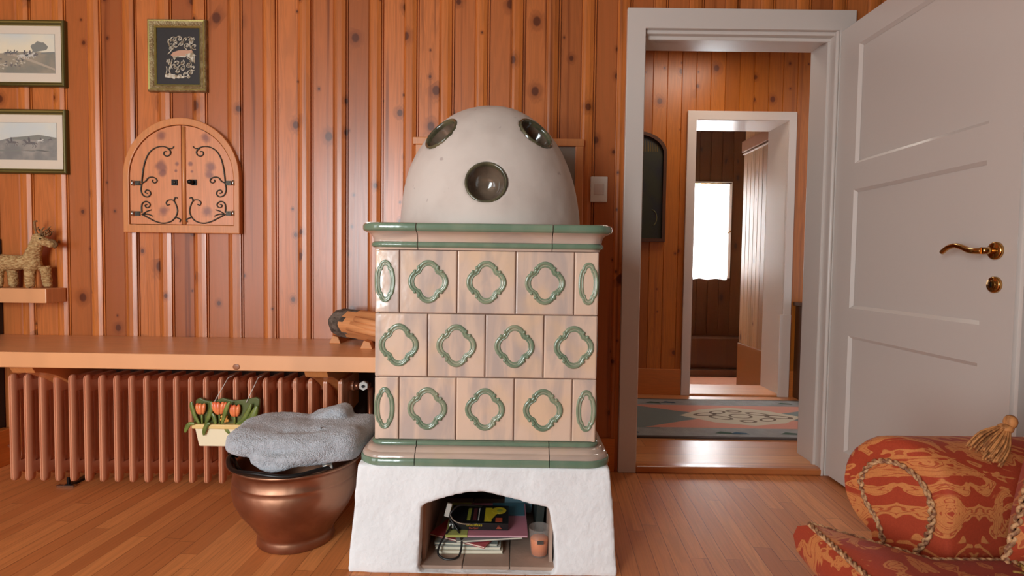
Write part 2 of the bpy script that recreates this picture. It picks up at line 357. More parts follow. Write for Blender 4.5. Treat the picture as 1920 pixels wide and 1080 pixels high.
def build(mb, name, mats, parent=None, origin=None, bevel=0, seg=2, label=None, merge=True, smooth_angle=None):
    org = Vector(origin) if origin is not None else (world_loc(parent) if parent else Vector((0,0,0)))
    me = mb.mesh(name, mats, org, merge)
    if bevel:
        bm = bmesh.new(); bm.from_mesh(me)
        es = [e for e in bm.edges if len(e.link_faces) == 2 and e.calc_face_angle() > .6]
        bmesh.ops.bevel(bm, geom=es, offset=bevel, segments=seg, affect='EDGES', profile=.5, clamp_overlap=True)
        bm.to_mesh(me); bm.free()
    o = bpy.data.objects.new(name, me); C.objects.link(o)
    if parent: o.parent = parent; o.location = org - world_loc(parent)
    else: o.location = org
    if label: o['label'] = label
    if smooth_angle:
        me.polygons.foreach_set('use_smooth', [True]*len(me.polygons))
        me.set_sharp_from_angle(angle=smooth_angle)
    return o
def thing(name, loc, label, cat, group=None):
    o = bpy.data.objects.new(name, None); C.objects.link(o); o.location = loc; o.empty_display_size = .05
    return tag(o, label, cat, group)
def tag(o, label, cat, group=None):
    o['label'] = label; o['category'] = cat
    if group: o['group'] = group
    return o
def structure(o): o['kind'] = 'structure'; return o
def evaluated(o, mods):
    """apply modifiers given by a function and keep the resulting mesh"""
    mods(o)
    dg = bpy.context.evaluated_depsgraph_get()
    me = bpy.data.meshes.new_from_object(o.evaluated_get(dg))
    o.modifiers.clear(); old = o.data; o.data = me; me.name = old.name
    return o
def cut(o, cutters):
    tmp = []
    for mb in cutters:
        c = bpy.data.objects.new('cutter', mb.mesh('cutter', [joint_m])); C.objects.link(c)
        c.location = (0,0,0); tmp.append(c)
    bpy.context.view_layer.update()
    def mods(ob):
        for c in tmp:
            m = ob.modifiers.new('b', 'BOOLEAN'); m.operation = 'DIFFERENCE'; m.object = c; m.solver = 'EXACT'
    evaluated(o, mods)
    for c in tmp: bpy.data.objects.remove(c)
    return o
def remesh(o, vox, smooth=4, amp=0, scale=12., fine=0, fscale=60., fac=.5):
    def mods(ob):
        m = ob.modifiers.new('r', 'REMESH'); m.mode = 'VOXEL'; m.voxel_size = vox; m.use_smooth_shade = True
        if smooth:
            m = ob.modifiers.new('s', 'SMOOTH'); m.factor = fac; m.iterations = smooth
    evaluated(o, mods)
    if amp or fine:
        me = o.data; n = len(me.vertices)
        nr = [v.normal.copy() for v in me.vertices]
        for v, q in zip(me.vertices, nr):
            p = v.co
            d = amp*noise.noise(p*scale) + fine*noise.noise(p*fscale)
            v.co = p + q*d
    return o
def sweep(mb, path, prof, mids, smooth=True):
    """path: list of (point, outward normal); prof: list of (d, z)"""
    rs = [[(p[0]+nn[0]*d, p[1]+nn[1]*d, z) for d, z in prof] for p, nn in path]
    for k in range(len(rs)-1):
        n = len(prof)
        for j in range(n-1):
            mb.add([rs[k][j], rs[k+1][j], rs[k+1][j+1], rs[k][j+1]], [(0,1,2,3)], mids[j], smooth)
    for r, fl in ((rs[0], 1), (rs[-1], -1)):
        c = list(r)[::fl]; mb.add(c, [tuple(range(len(c)))], mids[0])
# ------------------------------------------------------------------ room shell
Z_CEIL = 2.45
XL, XR, YB, YF = -2.56, 2.2, 2.5, -1.6
OX0, OX1, OZ = .535, 1.385, 1.955      # door opening
def board_profile(x0, x1, pitch=.1545, org=WX0, split=.61):
    pts = []
    base = [(.000,.0005),(.004,.009),(.008,.003),(.0115,.003),(.0145,.008),(.018,.0)]
    i = math.floor((x0-org)/pitch)
    P = []
    while org+i*pitch < x1+pitch:
        g = org+i*pitch
        s = g + split*pitch
        rnd = random.Random(i).uniform(-.0008,.0012)
        P += [(g-.010,.0),(g-.0085,.010),(g-.0055,.010),(g-.0045,.0015),(g-.0005,.0015),(g+.0005,.010),(g+.0035,.010),(g+.005,.0),
              (g+.03,rnd*.4),(s-.005,0.0),(s-.001,.0028),(s+.002,.0012),(s+.006,-.0035),(s+.016,-.0052),(s+.034,-.0045),(s+.046,-.001)]
        i += 1
    P.sort()
    P = [p for p in P if x0 < p[0] < x1]
    P = [(x0, P[0][1])] + P + [(x1, P[-1][1])]
    return P
def panelling(name, x0, x1, z0, z1, y, thick, mt, parent=None):
    mb = MB(); P = board_profile(x0, x1)
    A = [(x, y+d, z0) for x, d in P]; B = [(x, y+d, z1) for x, d in P]
    n = len(P)
    mb.add(A+B, [(j, j+1, n+j+1, n+j) for j in range(n-1)], 0, False)
    mb.box((x0, y+.012, z0), (x1, y+thick, z1), 0)
    return mb
mb = panelling('wall_back', XL-.02, OX0-.0, 0, Z_CEIL, YB, .20, wall_w)
b2 = panelling('', OX0, OX1, OZ, Z_CEIL, YB, .20, wall_w); mb.add(b2.v, b2.f)
b2 = panelling('', OX1, XR+.1, 0, Z_CEIL, YB, .20, wall_w); mb.add(b2.v, b2.f)
wb = structure(build(mb, 'wall_back', [wall_w], merge=False))
# floor, ceiling, other walls
mb = MB(); mb.box((XL-.1, YF-.1, -.06), (XR+.1, YB+.01, 0)); structure(build(mb, 'floor', [floor_w]))
mb = MB(); mb.box((XL-.1, YF-.1, Z_CEIL), (XR+.1, YB+.2, Z_CEIL+.06)); structure(build(mb, 'ceiling', [ceil_m]))
wall_wy = wood('knotty_pine_side_panelling', S(196,122,72), S(166,98,54), S(118,56,28), cross='Y', pitch=.1545, split=.61, tint=S(196,108,50), knots=.34, kscale=9, gap=.003)
def holed_wall(name, axis, c0, c1, a0, a1, hole, mt):
    """wall with one rectangular window opening; hole=(a0,a1,z0,z1)"""
    mb = MB(); holes = hole
    def bx(p, q, z0, z1):
        if axis == 'X': mb.box((c0, p, z0), (c1, q, z1))
        else: mb.box((p, c0, z0), (q, c1, z1))
    p = a0
    for h in holes:
        bx(p, h[0], 0, Z_CEIL); bx(h[0], h[1], 0, h[2]); bx(h[0], h[1], h[3], Z_CEIL); p = h[1]
    bx(p, a1, 0, Z_CEIL)
    return structure(build(mb, name, [mt]))
holed_wall('wall_left', 'X', XL-.12, XL, YF-.1, YB+.05, [(-1.2,.1,.26,2.05)], wall_wy)
holed_wall('wall_front', 'Y', YF-.12, YF, XL-.1, XR+.1, [(-2.2,-1.16,.30,2.10)], room_m)
holed_wall('wall_right', 'X', XR, XR+.1, YF-.1, YB+.05, [], room_m)
def window_frame(name, axis, c, a0, a1, z0, z1, n=2):
    mb = MB(); t = .05
    def bx(p, q, u, v, d=.03):
        if axis == 'X': mb.box((c-d, p, u), (c+d, q, v))
        else: mb.box((p, c-d, u), (q, c+d, v))
    bx(a0, a1, z0, z0+t); bx(a0, a1, z1-t, z1)
    for k in range(n+1):
        p = a0 + (a1-a0-t)*k/n; bx(p, p+t, z0+t, z1-t)
    bx(a0+t, a1-t, z0+(z1-z0)*.62, z0+(z1-z0)*.62+.03, .02)
    return structure(build(mb, name, [paint]))
window_frame('window_1', 'X', XL-.05, -1.2, .1, .26, 2.05)
window_frame('window_2', 'Y', YF-.05, -2.2, -1.16, .30, 2.10, 1)
mb = MB()
mb.prism([(XL,0),(XL+.022,0),(XL+.022,.135),(XL+.012,.15),(XL,.15)], 1.9, YB, 0)
structure(build(mb, 'baseboard_left', [trim_w]))
mb = MB(); mb.box((-2.235, YB-.014, 0), (-2.0, YB+.001, .15)); mb.box((-2.0, YB-.014, 0), (-.47, YB+.001, .15)); mb.box((.29, YB-.014, 0), (.455, YB+.001, .15)); structure(build(mb, 'baseboard_back', [trim_w], bevel=.003))
# ---------------------------------------------------------------- main door casing
mb = MB()
cw = .078; y0, y1 = YB-.022, YB
cL, cR, cT = .470, 1.452, 2.03
mb.prism([(cL,0),(.549,0),(.549,1.944),(OX1,1.944),(OX1,0),(cR,0),(cR,cT),(cL,cT)], y0, y1)
# jamb lining with door rebate
mb.box((OX0-.0, YB-.012, .0), (.549, YB+.20, 1.944)); mb.box((OX1-.012, YB-.018, .0), (OX1+.03, YB+.20, 1.944)); mb.tube([(OX1-.009,YB-.016,0),(OX1-.009,YB-.016,1.94)],.0085,12); mb.box((OX0, YB+.002, 1.930), (OX1+.03, YB+.20, 1.96))
mb.box((.549, YB+.03, .03), (.562, YB+.05, 1.93)); mb.box((.549, YB+.03, 1.915), (OX1, YB+.05, 1.93)); mb.box((OX1-.022, YB+.035, .0), (OX1-.0, YB+.055, 1.93))
structure(build(mb, 'trim_1', [paint], bevel=.0025))
# ---------------------------------------------------------------- hall
HZ = .03
mb = MB(); mb.box((-.8, YB+.01, -.06), (3.2, 4.2, HZ)); structure(build(mb, 'floor', [hallfl_w]))
mb = MB(); mb.box((.549, YB-.022, .0), (OX1-.002, YB+.02, HZ+.0005)); structure(build(mb, 'trim_2', [wood('threshold_pine', S(214,134,78), S(200,120,66), S(150,80,40), cross='Y', grain='X', pitch=.3, knots=0, rough=.3, coat=.4)], bevel=.006))
mb = MB(); mb.box((-.8, YB+.2, Z_CEIL), (3.2, 6.4, Z_CEIL+.06)); structure(build(mb, 'ceiling', [ceil_m]))
HY = 3.9
IX0, IX1, IZ = 1.219, 1.855, 1.935
def hpan(x0, x1, z0, z1, y, pitch=.098, org=.04):
    mb = MB(); P = []
    i = math.floor((x0-org)/pitch)
    while org+i*pitch < x1+pitch:
        g = org+i*pitch; P += [(g-.003,0),(g,.005),(g+.003,0)]; i += 1
    P = [p for p in P if x0 < p[0] < x1]; P = [(x0,0)]+P+[(x1,0)]; n = len(P)
    mb.add([(x,y+d,z0) for x,d in P]+[(x,y+d,z1) for x,d in P], [(j,j+1,n+j+1,n+j) for j in range(n-1)])
    mb.box((x0,y+.008,z0),(x1,y+.3,z1)); return mb
mb = hpan(-.8, IX0, -.3, Z_CEIL, HY)
for q in (hpan(IX0, IX1, IZ, Z_CEIL, HY), hpan(IX1, 3.2, -.3, Z_CEIL, HY)): mb.add(q.v, q.f)
structure(build(mb, 'wall_hall', [hall_w], merge=False))
mb = MB(); mb.box((-.9, YB+.1, 0), (-.8, 4.3, Z_CEIL)); mb.box((3.2, YB+.1, 0), (3.3, 4.3, Z_CEIL)); structure(build(mb, 'wall_hall_ends', [land_w]))
mb = MB(); mb.box((-.8, HY-.018, HZ), (1.158, HY, HZ+.18)); mb.box((1.897, HY-.018, HZ), (3.2, HY, HZ+.18)); structure(build(mb, 'baseboard_hall', [trim_w], bevel=.003))
mb = MB()
mb.prism([(1.158,HZ),(IX0,HZ),(IX0,1.918),(IX1-.01,1.918),(IX1-.01,HZ),(1.897,HZ),(1.897,1.977),(1.158,1.977)], HY-.022, HY)
mb.box((IX0-.02, HY, HZ), (IX0, 4.2, 1.93)); mb.box((IX1-.01, HY, HZ), (IX1+.03, 4.2, 1.93)); mb.box((IX0, HY, 1.918), (IX1, 4.2, 1.95))
mb.box((1.82, HY-.032, HZ), (1.897, HY-.022, .60))
structure(build(mb, 'trim_3', [paint_in], bevel=.0025))
mb = MB(); mb.box((IX0, HY-.02, HZ), (IX1-.01, 4.2, HZ+.012)); structure(build(mb, 'trim_4', [hallfl_w], bevel=.004))
# landing beyond: two steps down, boarded side wall, window with a net curtain
LZ = -.2
mb = MB(); mb.box((.6, 4.2, LZ-.1), (2.9, 6.3, LZ)); structure(build(mb, 'floor', [plain('pink_landing_floor', S(226,160,130), .35, coat=.3)]))
WINX0, WINX1, WINZ0, WINZ1 = 1.2, 2.31, .80, 1.83
mb = MB(); yb = 6.1
for a, b_ in (((.6,LZ),(WINX0,Z_CEIL)), ((WINX1,LZ),(2.9,Z_CEIL)), ((WINX0,LZ),(WINX1,WINZ0)), ((WINX0,WINZ1),(WINX1,Z_CEIL))):
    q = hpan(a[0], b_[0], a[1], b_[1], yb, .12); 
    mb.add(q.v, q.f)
structure(build(mb, 'wall_landing', [wood('shaded_back_pine', S(96,54,22), S(82,44,16), S(56,28,10), pitch=.12, x0=.04, knots=.2, rough=.5, coat=.1)], merge=False))  # backlit shade around the far window is put into this dark pine colour
mb = MB()
n = 10
for k in range(9):
    y0 = 4.2 + k*.0756
    mb.prism([(1.95,y0+.004),(1.946,y0+.0055),(1.946,y0+.0716),(1.95,y0+.0736),(1.99,y0+.0736),(1.99,y0+.004)], .27, 1.88, 0, 'Z')
mb.box((1.955,4.2,LZ),(2.02,4.88,Z_CEIL))
structure(build(mb, 'wall_landing_side', [land_w]))
mb = MB(); mb.box((1.938,4.2,LZ),(1.955,4.885,.268)); structure(build(mb, 'baseboard_landing', [plain('landing_brown_board', S(140,84,32), .5)], bevel=.002))
mb = MB(); mb.box((1.925,4.2,1.90),(1.955,4.885,1.99)); mb.box((1.935,4.2,1.878),(1.955,4.885,1.888),1); structure(build(mb, 'trim_5', [plain('landing_rail_brown', S(150,100,66), .5), paint], bevel=.002))
mb = MB(); mb.box((.5,4.2,LZ),(.6,6.4,Z_CEIL)); mb.box((2.9,4.2,LZ),(3.0,6.4,Z_CEIL)); mb.box((2.02,4.2,LZ),(2.9,4.24,Z_CEIL)); structure(build(mb, 'wall_landing_ends', [land_w]))
wf = structure(build((lambda q: (q.box((WINX0,yb-.02,WINZ0),(WINX0+.045,yb+.08,WINZ1)), q.box((WINX1-.045,yb-.02,WINZ0),(WINX1,yb+.08,WINZ1)), q.box((WINX0+.045,yb-.02,WINZ1-.03),(WINX1-.045,yb+.08,WINZ1)), q.box((WINX0+.045,yb-.02,WINZ0),(WINX1-.045,yb+.08,WINZ0+.03)), q)[-1])(MB()), 'window_4', [paint], bevel=.003))
mt, nt, b = nodes('sheer_white_curtain')
b.inputs['Base Color'].default_value = (.9,.9,.9,1); b.inputs['Roughness'].default_value = .9
tr = N(nt, 'ShaderNodeBsdfTranslucent'); tr.inputs[0].default_value = (.95,.95,.95,1)
mx = N(nt, 'ShaderNodeMixShader'); mx.inputs[0].default_value = .75
L(nt, b.outputs[0], mx.inputs[1]); L(nt, tr.outputs[0], mx.inputs[2]); L(nt, mx.outputs[0], nt.nodes['Material Output'].inputs[0])
curtain_m = mt
mb = MB(); P = []
for k in range(121):
    t = k/120; x = WINX0+.01 + t*(WINX1-WINX0-.05); P.append((x, yb-.045+.008*math.sin(t*70)+.003*math.sin(t*151)))
hem = [WINZ0 - .012 + .008*math.sin(k*.31) for k in range(121)]
A = [(x, y, h) for (x, y), h in zip(P, hem)]; B = [(x, y, WINZ1-.025) for x, y in P]
A2 = [(x, y+.0015, z) for x, y, z in A]; B2 = [(x, y+.0015, z) for x, y, z in B]
n = 121
mb.add(A+B, [(j,j+1,n+j+1,n+j) for j in range(n-1)], 0, True)
cu = thing('net_curtain', (2.0, yb-.045, WINZ0), 'sheer white net curtain glowing in the far window past both doorways', 'curtain')
build(mb, 'curtain_cloth', [curtain_m], cu)
mb = MB(); mb.tube([(WINX0+.01,yb-.045,WINZ1-.02),(WINX1-.02,yb-.045,WINZ1-.02)], .006); 
build(mb, 'curtain_rod', [brassd], cu)
mb = MB(); mb.tube([(WINX1-.05,yb-.05,1.28),(WINX1-.015,yb-.06,1.31)], .006); build(mb, 'tieback_hook', [brassd], cu)
mb = MB(); mb.box((1.25,5.73,LZ),(2.55,yb-.01,-.13)); mb.box((1.25,5.84,-.13),(2.55,yb-.01,.18))
tag(build(mb, 'landing_step', [dark_w], bevel=.006, origin=(1.9,5.9,LZ)), 'dark brown wooden step below the far curtained window', 'step')
# ------------------------------------------------------------------ main door leaf
DX, DY0, DY1, DZ0, DZ1 = 1.388, 1.572, 2.475, .012, 1.935
mb = MB(); T = .04
yp0, yp1 = 1.688, 2.345            # panel edges (free side, hinge side)
zs = [(.154,.643),(.758,1.246),(1.353,1.838)]
mb.box((DX+.012, DY0, DZ0), (DX+T, DY1, DZ1))
mb.box((DX, DY0, DZ0), (DX+.012, yp0, DZ1)); mb.box((DX, yp1, DZ0), (DX+.012, DY1, DZ1))
zz = [DZ0] + [v for q in zs for v in q] + [DZ1]
for k in range(0, 8, 2): mb.box((DX, yp0, zz[k]), (DX+.012, yp1, zz[k+1]))
for (a, b_) in zs:       # sloping mouldings round each panel
    o, i, e = DX, DX+.011, .012
    Q = [(o,yp0,a),(o,yp1,a),(o,yp1,b_),(o,yp0,b_)]; W = [(i,yp0+e,a+e),(i,yp1-e,a+e),(i,yp1-e,b_-e),(i,yp0+e,b_-e)]
    mb.add(Q+W, [(j,(j+1)%4,4+(j+1)%4,4+j) for j in range(4)])
mb.box((DX+.012, DY0-.012, DZ0), (DX+T-.002, DY0, DZ1))
door = structure(build(mb, 'door_1', [paint], origin=(DX, DY1, DZ0), merge=False))
hy, hz = 1.640, .978
def disc(mb, c, r, t, mi=0, prof=None):
    T_ = Matrix.Translation(c) @ Matrix.Rotation(-PI/2, 4, 'Y')
    mb.lathe(prof or [(0,0),(r,0),(r,t*.6),(r*.85,t),(0,t)], mat=T_, n=32, mi=mi)
mb = MB(); disc(mb, (DX,hy,hz), .026, .010); 
mb.tube([(DX-.005,hy,hz),(DX-.045,hy,hz)], .010, 14)
P = [(DX-.045,hy-.003,hz-.001),(DX-.05,hy+.012,hz-.001),(DX-.05,hy+.035,hz+.001),(DX-.048,hy+.065,hz+.011),(DX-.046,hy+.095,hz+.017),(DX-.045,hy+.125,hz+.012),(DX-.044,hy+.15,hz-.002)]
def spline(P, k=6):
    P = [Vector(p) for p in P]; out = []
    for i in range(len(P)-1):
        p0, p1, p2, p3 = P[max(i-1,0)], P[i], P[i+1], P[min(i+2,len(P)-1)]
        for j in range(k):
            t = j/k
            out.append(.5*((2*p1)+(p2-p0)*t+(2*p0-5*p1+4*p2-p3)*t*t+(3*p1-p0-3*p2+p3)*t**3))
    out.append(P[-1]); return out
mb.tube(spline(P), lambda t: .0095-.002*t, 14)
build(mb, 'door_handle', [brass], door)
mb = MB(); disc(mb, (DX,1.638,.880), .024, .010); disc(mb, (DX-.0095,1.638,.880), .013, .003, 1); mb.box((DX-.0145,1.636,.872),(DX-.0125,1.640,.888),2)
build(mb, 'lock_rosette', [brass, brassd, irond], door)
mb = MB(); mb.box((DX+.012,DY0-.014,.985),(DX+.034,DY0-.010,1.02)); build(mb, 'latch_plate', [chrome], door)
# ------------------------------------------------------------------ hall objects
mb = MB()
rz = HZ; rug_cols = [plain('rug_grey_blue', S(158,156,152), .95, var=.12, vscale=20, bump=.5, bscale=200), flat('rug_salmon',(206,140,120),.95), flat('rug_slate',(120,128,124),.95), flat('rug_cream',(206,190,164),.95), flat('rug_brown_line',(120,98,80),.95), flat('rug_blue',(52,84,104),.95), flat('rug_green',(60,84,66),.95), flat('rug_dark_edge',(84,72,66),.95)]
RX0, RX1, RY0, RY1 = .35, 1.9, 2.89, 3.73
mb.box((RX0,RY0,rz),(RX1,RY1,rz+.010),7)
def rp(poly, mi, h):
    mb.add([(x,y,rz+.010+h) for x, y in poly], [tuple(range(len(poly)))], mi)
rp([(RX0,RY0+.02),(RX1,RY0+.02),(RX1,RY1-.02),(RX0,RY1-.02)],0,.0004)
cx, cy = 1.345, 3.31
for s in (-1,1):
    rp([(cx+s*1.0, cy-.26),(cx+s*.55,cy-.26),(cx+s*.22,cy-.05),(cx+s*.22,cy+.05),(cx+s*.55,cy+.26),(cx+s*1.0,cy+.26)][::s] if s<0 else [(min(RX1,cx+1.0), cy-.26),(cx+.55,cy-.26),(cx+.22,cy-.05),(cx+.22,cy+.05),(cx+.55,cy+.26),(RX1,cy+.26)],2,.0008)
    rp([(cx-.62,cy+s*.25),(cx+.62,cy+s*.25),(cx+.36,cy+s*.11),(cx+.1,cy),(cx-.1,cy),(cx-.36,cy+s*.11)],1,.0011+s*.0001)
rp([(cx-.36,cy),(cx-.2,cy+.14),(cx,cy+.20),(cx+.2,cy+.14),(cx+.36,cy),(cx+.2,cy-.14),(cx,cy-.20),(cx-.2,cy-.14)],3,.0015)
def ringp(c, a, b_, w_, mi, rot=0, h=.0019):
    n = 24; O = []; I = []
    for k in range(n):
        t = 2*PI*k/n; ca, sa = math.cos(rot), math.sin(rot)
        for lst, kk in ((O,1.),(I,1-w_/min(a,b_))):
            x, y = a*kk*math.cos(t), b_*kk*math.sin(t); lst.append((c[0]+x*ca-y*sa, c[1]+x*sa+y*ca, rz+.010+h))
    mb.add(O+I, [(j,(j+1)%n,n+(j+1)%n,n+j) for j in range(n)], mi)
for dx, dy, a, b_, r_ in ((-.2,.03,.08,.035,.3),(-.13,-.04,.07,.04,-.4),(-.11,.08,.06,.035,.5),(0,.11,.05,.03,0),(0,-.11,.05,.03,0),(.12,.05,.07,.035,-.4),(.13,-.07,.06,.035,.5),(.22,-.01,.08,.035,-.2),(0,0,.07,.05,0)):
    ringp((cx+dx,cy+dy), a, b_, .012, 4, r_)
for x, y, s_, mi in ((1.12,2.97,1,6),(1.2,2.965,1,5),(1.47,2.97,1.1,6),(1.56,2.975,1.2,5),(1.8,2.97,1,5),(.9,3.62,1,6),(1.0,3.63,1,5),(1.75,3.63,1,6),(.62,2.97,1,5)):
    rp([(x-.05*s_,y-.012),(x-.01,y+.022*s_),(x+.04*s_,y+.006),(x+.05*s_,y-.02)],mi,.0021)
tag(build(mb, 'rug', rug_cols, origin=(1.3,3.3,HZ), merge=False), 'grey and salmon patterned runner rug on the hall floor', 'rug')
# arched dark picture
PXc, pw = .81, .21
cp = thing('arched_painting', (PXc, HY, 1.1), 'dark arched painting hanging on the hall wall left of the inner doorway', 'painting')
def arch_poly(xc, hw, z0, zs_, rise, n=20):
    P = [(xc-hw, z0), (xc+hw, z0)]
    for k in range(n+1):
        t = PI*k/n; P.append((xc+hw*math.cos(t), zs_+rise*math.sin(t)))
    return P
Po, Pi_ = arch_poly(PXc, pw, 1.088, 1.69, .145), arch_poly(PXc, pw-.022, 1.11, 1.685, .128)
n = len(Po)
mb = MB(); A = [(x,HY-.03,z) for x,z in Po]; B = [(x,HY-.03,z) for x,z in Pi_]; D = [(x,HY,z) for x,z in Po]; E_ = [(x,HY-.012,z) for x,z in Pi_]
mb.add(A+B+D+E_, [(j,(j+1)%n,n+(j+1)%n,n+j) for j in range(n)]+[(j,2*n+j,2*n+(j+1)%n,(j+1)%n) for j in range(n)]+[(n+j,n+(j+1)%n,3*n+(j+1)%n,3*n+j) for j in range(n)])
build(mb, 'frame', [dark_w], cp)
mb = MB(); mb.add([(x,HY-.012,z) for x,z in Pi_], [tuple(range(n))], 0)
def artpoly(pts, mi, h, Y, mbx): mbx.add([(x, Y-h, z) for x, z in pts], [tuple(range(len(pts)))], mi)
for k in range(9):
    x = .86+k*.012; artpoly([(x,1.70),(x+.006,1.70),(x+.004,1.78-.004*k),(x+.001,1.78-.004*k)],1,.001,HY-.012,mb)
mb.tube([(.93+.035*math.cos(t),HY-.0125,1.25+.055*math.sin(t)) for t in [k*.2 for k in range(-6,9)]], .003, 6, 2)
build(mb, 'canvas', [plain('dark_green_canvas', S(44,44,22), .5, col2=S(30,30,34), vscale=6), flat('canvas_ochre',(110,84,20)), flat('canvas_pale',(120,112,70))], cp)
# small dark wood cabinet right of inner doorway
hc = thing('hall_cabinet', (2.1, 3.75, HZ), 'dark wooden cabinet in the hall, just right of the inner doorway', 'cabinet')
mb = MB(); mb.box((1.93,3.66,HZ),(2.4,HY-.018,.665)); build(mb, 'body', [dark_w], hc, bevel=.003)
mb = MB(); mb.box((1.91,3.64,.665),(2.42,HY-.018,.69)); build(mb, 'top', [dark_w], hc, bevel=.004)
mb = MB(); mb.box((1.96,3.652,.1),(2.37,3.66,.62)); d_ = build(mb, 'door', [hall_w], hc, bevel=.003)
mb = MB(); mb.ell((2.0,3.642,.45),(.010,.010,.010),12); build(mb, 'knob', [chrome], d_)
# ------------------------------------------------------------------ tiled stove
SX0, SX1, SY0, SY1 = -.422, .252, 1.70, 2.37
scx, scy = (SX0+SX1)/2, (SY0+SY1)/2
stove = thing('tiled_stove', (scx, scy, 0), 'white plaster and blush glazed tile stove with a domed top against the pine wall', 'stove')
# plaster base
bz = .318
def frustum(mb, d0, d1, z0, z1, y_back=SY1+.04):
    a = [(SX0-d0,SY0-d0,z0),(SX1+d0,SY0-d0,z0),(SX1+d0,y_back,z0),(SX0-d0,y_back,z0)]
    b_ = [(SX0-d1,SY0-d1,z1),(SX1+d1,SY0-d1,z1),(SX1+d1,y_back,z1),(SX0-d1,y_back,z1)]
    mb.add(a+b_, [(3,2,1,0),(4,5,6,7),(0,1,5,4),(1,2,6,5),(2,3,7,6),(3,0,4,7)])
mb = MB(); frustum(mb, .064, .040, .0, bz)
base = build(mb, 'plaster_base', [plaster], stove, origin=(0,0,0))
archp = [(-.276,.004),(.131,.004),(.128,.100),(.110,.196),(.085,.201),(.051,.208),(.007,.220),(-.042,.232),(-.080,.241),(-.120,.240),(-.136,.237),(-.177,.226),(-.227,.213),(-.268,.196)]
c1 = MB(); c1.prism(archp, 1.5, 2.2)
cut(base, [c1])
remesh(base, .0065, 3, amp=.0035, scale=9, fine=.0010, fscale=38)
for v in base.data.vertices: v.co.z = max(v.co.z, 0.0)
# hearth lining
mb = MB()
for k, (a, b_) in enumerate(((-.34,-.1475),(-.1445,-.0055),(-.0025,.17))):
    mb2 = MB(); mb2.box((a,1.66,.001),(b_,2.18,.012)); build(mb2, 'hearth_tile', [hearth_m], stove, bevel=.0015)
for xa in (-.272,.116):
    mb = MB(); mb.box((xa,1.69,.010),(xa+.01,2.17,.24)); build(mb, 'hearth_side', [hearth_m], stove)
mb = MB(); mb.box((-.30,2.15,.0),(.15,2.17,.30)); mb.box((-.30,1.72,.245),(.15,2.17,.26)); build(mb, 'hearth_back', [hearthback_m], stove)
# stove body core
mb = MB(); mb.box((SX0+.006,SY0+.006,.28),(SX1-.006,SY1-.002,1.0)); build(mb, 'body_core', [joint_m], stove)
rows = [(.576+.193*1,.576+.193*2-.0),(.576,.769),(.383,.576)]
rows = [(.768,.960),(.5745,.768),(.381,.5745)]
def medallion_pts(hw, hh, k=96, narrow=False):
    out = []
    for j in range(k):
        t = 2*PI*j/k
        if narrow: r = .80+.20*abs(math.cos(t*1.))**1.0; 
        tt = (t+PI/4) % (PI/2) - PI/4; cc_, rho = .483, .517
        r = cc_*math.cos(tt)+math.sqrt(rho*rho-(cc_*math.sin(tt))**2)
        e = PI/4-abs(tt)
        if e < .10: r += .05*(1-e/.10)
        if narrow:
            v = math.sin(t); sg = 1 if math.cos(t) >= 0 else -1
            wv = math.sqrt(max(0,1-(v/.98)**2)) if abs(v) < .70 else .56*math.sqrt(max(0,1-((abs(v)-.70)/.30)**2))
            out.append((sg*hw*wv, v*hh)); continue
        out.append((math.cos(t)*hw*r, math.sin(t)*hh*r))
    return out
def put_tile(a0, a1, z0, z1, face, med=None):
    """face: 'F' front, 'L' left, 'R' right; a = running coordinate; med=(centre, halfwidth)"""
    g = .0013; depth = .012
    def P(a, z, d):   # d outward
        if face == 'F': return (a, SY0-d, z)
        if face == 'L': return (SX0-d, a, z)
        return (SX1+d, a, z)
    rw = .004
    mb = MB(); pr = []
    A0, A1, Z0, Z1 = a0+g, a1-g, z0+g, z1-g
    levels = [(0,-.012),(0,-.0035),(.0012,-.0012),(.0040,.0)]
    rs = []
    for e, d in levels: rs.append([P(A0+e,Z0+e,d),P(A1-e,Z0+e,d),P(A1-e,Z1-e,d),P(A0+e,Z1-e,d)])
    for k in range(3): mb.add(rs[k]+rs[k+1], [(j,(j+1)%4,4+(j+1)%4,4+j) for j in range(4)], 0, False)
    mb.add(rs[3], [(0,1,2,3)]); mb.add(rs[0], [(3,2,1,0)])
    cen = P((a0+a1)/2, (z0+z1)/2, 0)
    t = build(mb, 'tile', [tile_m], stove, origin=cen)
    if med:
        mc, hw = med; narrow = hw < .04; hh = .0645; zc = (z0+z1)/2
        pts = medallion_pts(hw, hh, narrow=narrow)
        mm = MB(); upv = Vector(P(0,0,1))-Vector(P(0,0,0))
        o = [Vector(P(mc+x*.93, zc+z*.93, .0)) for x, z in pts]
        mm.tube(o, .0058 if not narrow else .0046, 10, 0, True, .85, upv)
        i0 = [Vector(P(mc+x*(.84 if not narrow else .8), zc+z*.85, .0)) for x, z in pts]
        mm.tube(i0, .0045, 8, 1, True, .5, upv)
        i1 = [Vector(P(mc+x*(.755 if not narrow else .64), zc+z*.78, .0)) for x, z in pts]
        mm.tube(i1, .0028, 8, 0, True, 1.0, upv)
        for q in range(4):     # small knots at the four diagonals
            for dq in (-.17, .17):
                tt = PI/4+q*PI/2+dq
                if narrow: continue
                rr = .83
                c = Vector(P(mc+math.cos(tt)*hw*rr, zc+math.sin(tt)*hh*rr, .001))
                mm.ell(c, (.0062,.0062,.0062), 8, 0)
        if not narrow:
            cp_ = [(x*.80, z*.82) for x, z in pts]
        mo = build(mm, 'medallion', [ring_m, greenp_m], t)
    return t
xs1 = [SX0, -.348, -.174, .0025, .179, SX1]; xs2 = [SX0, -.262, -.087, .090, SX1]
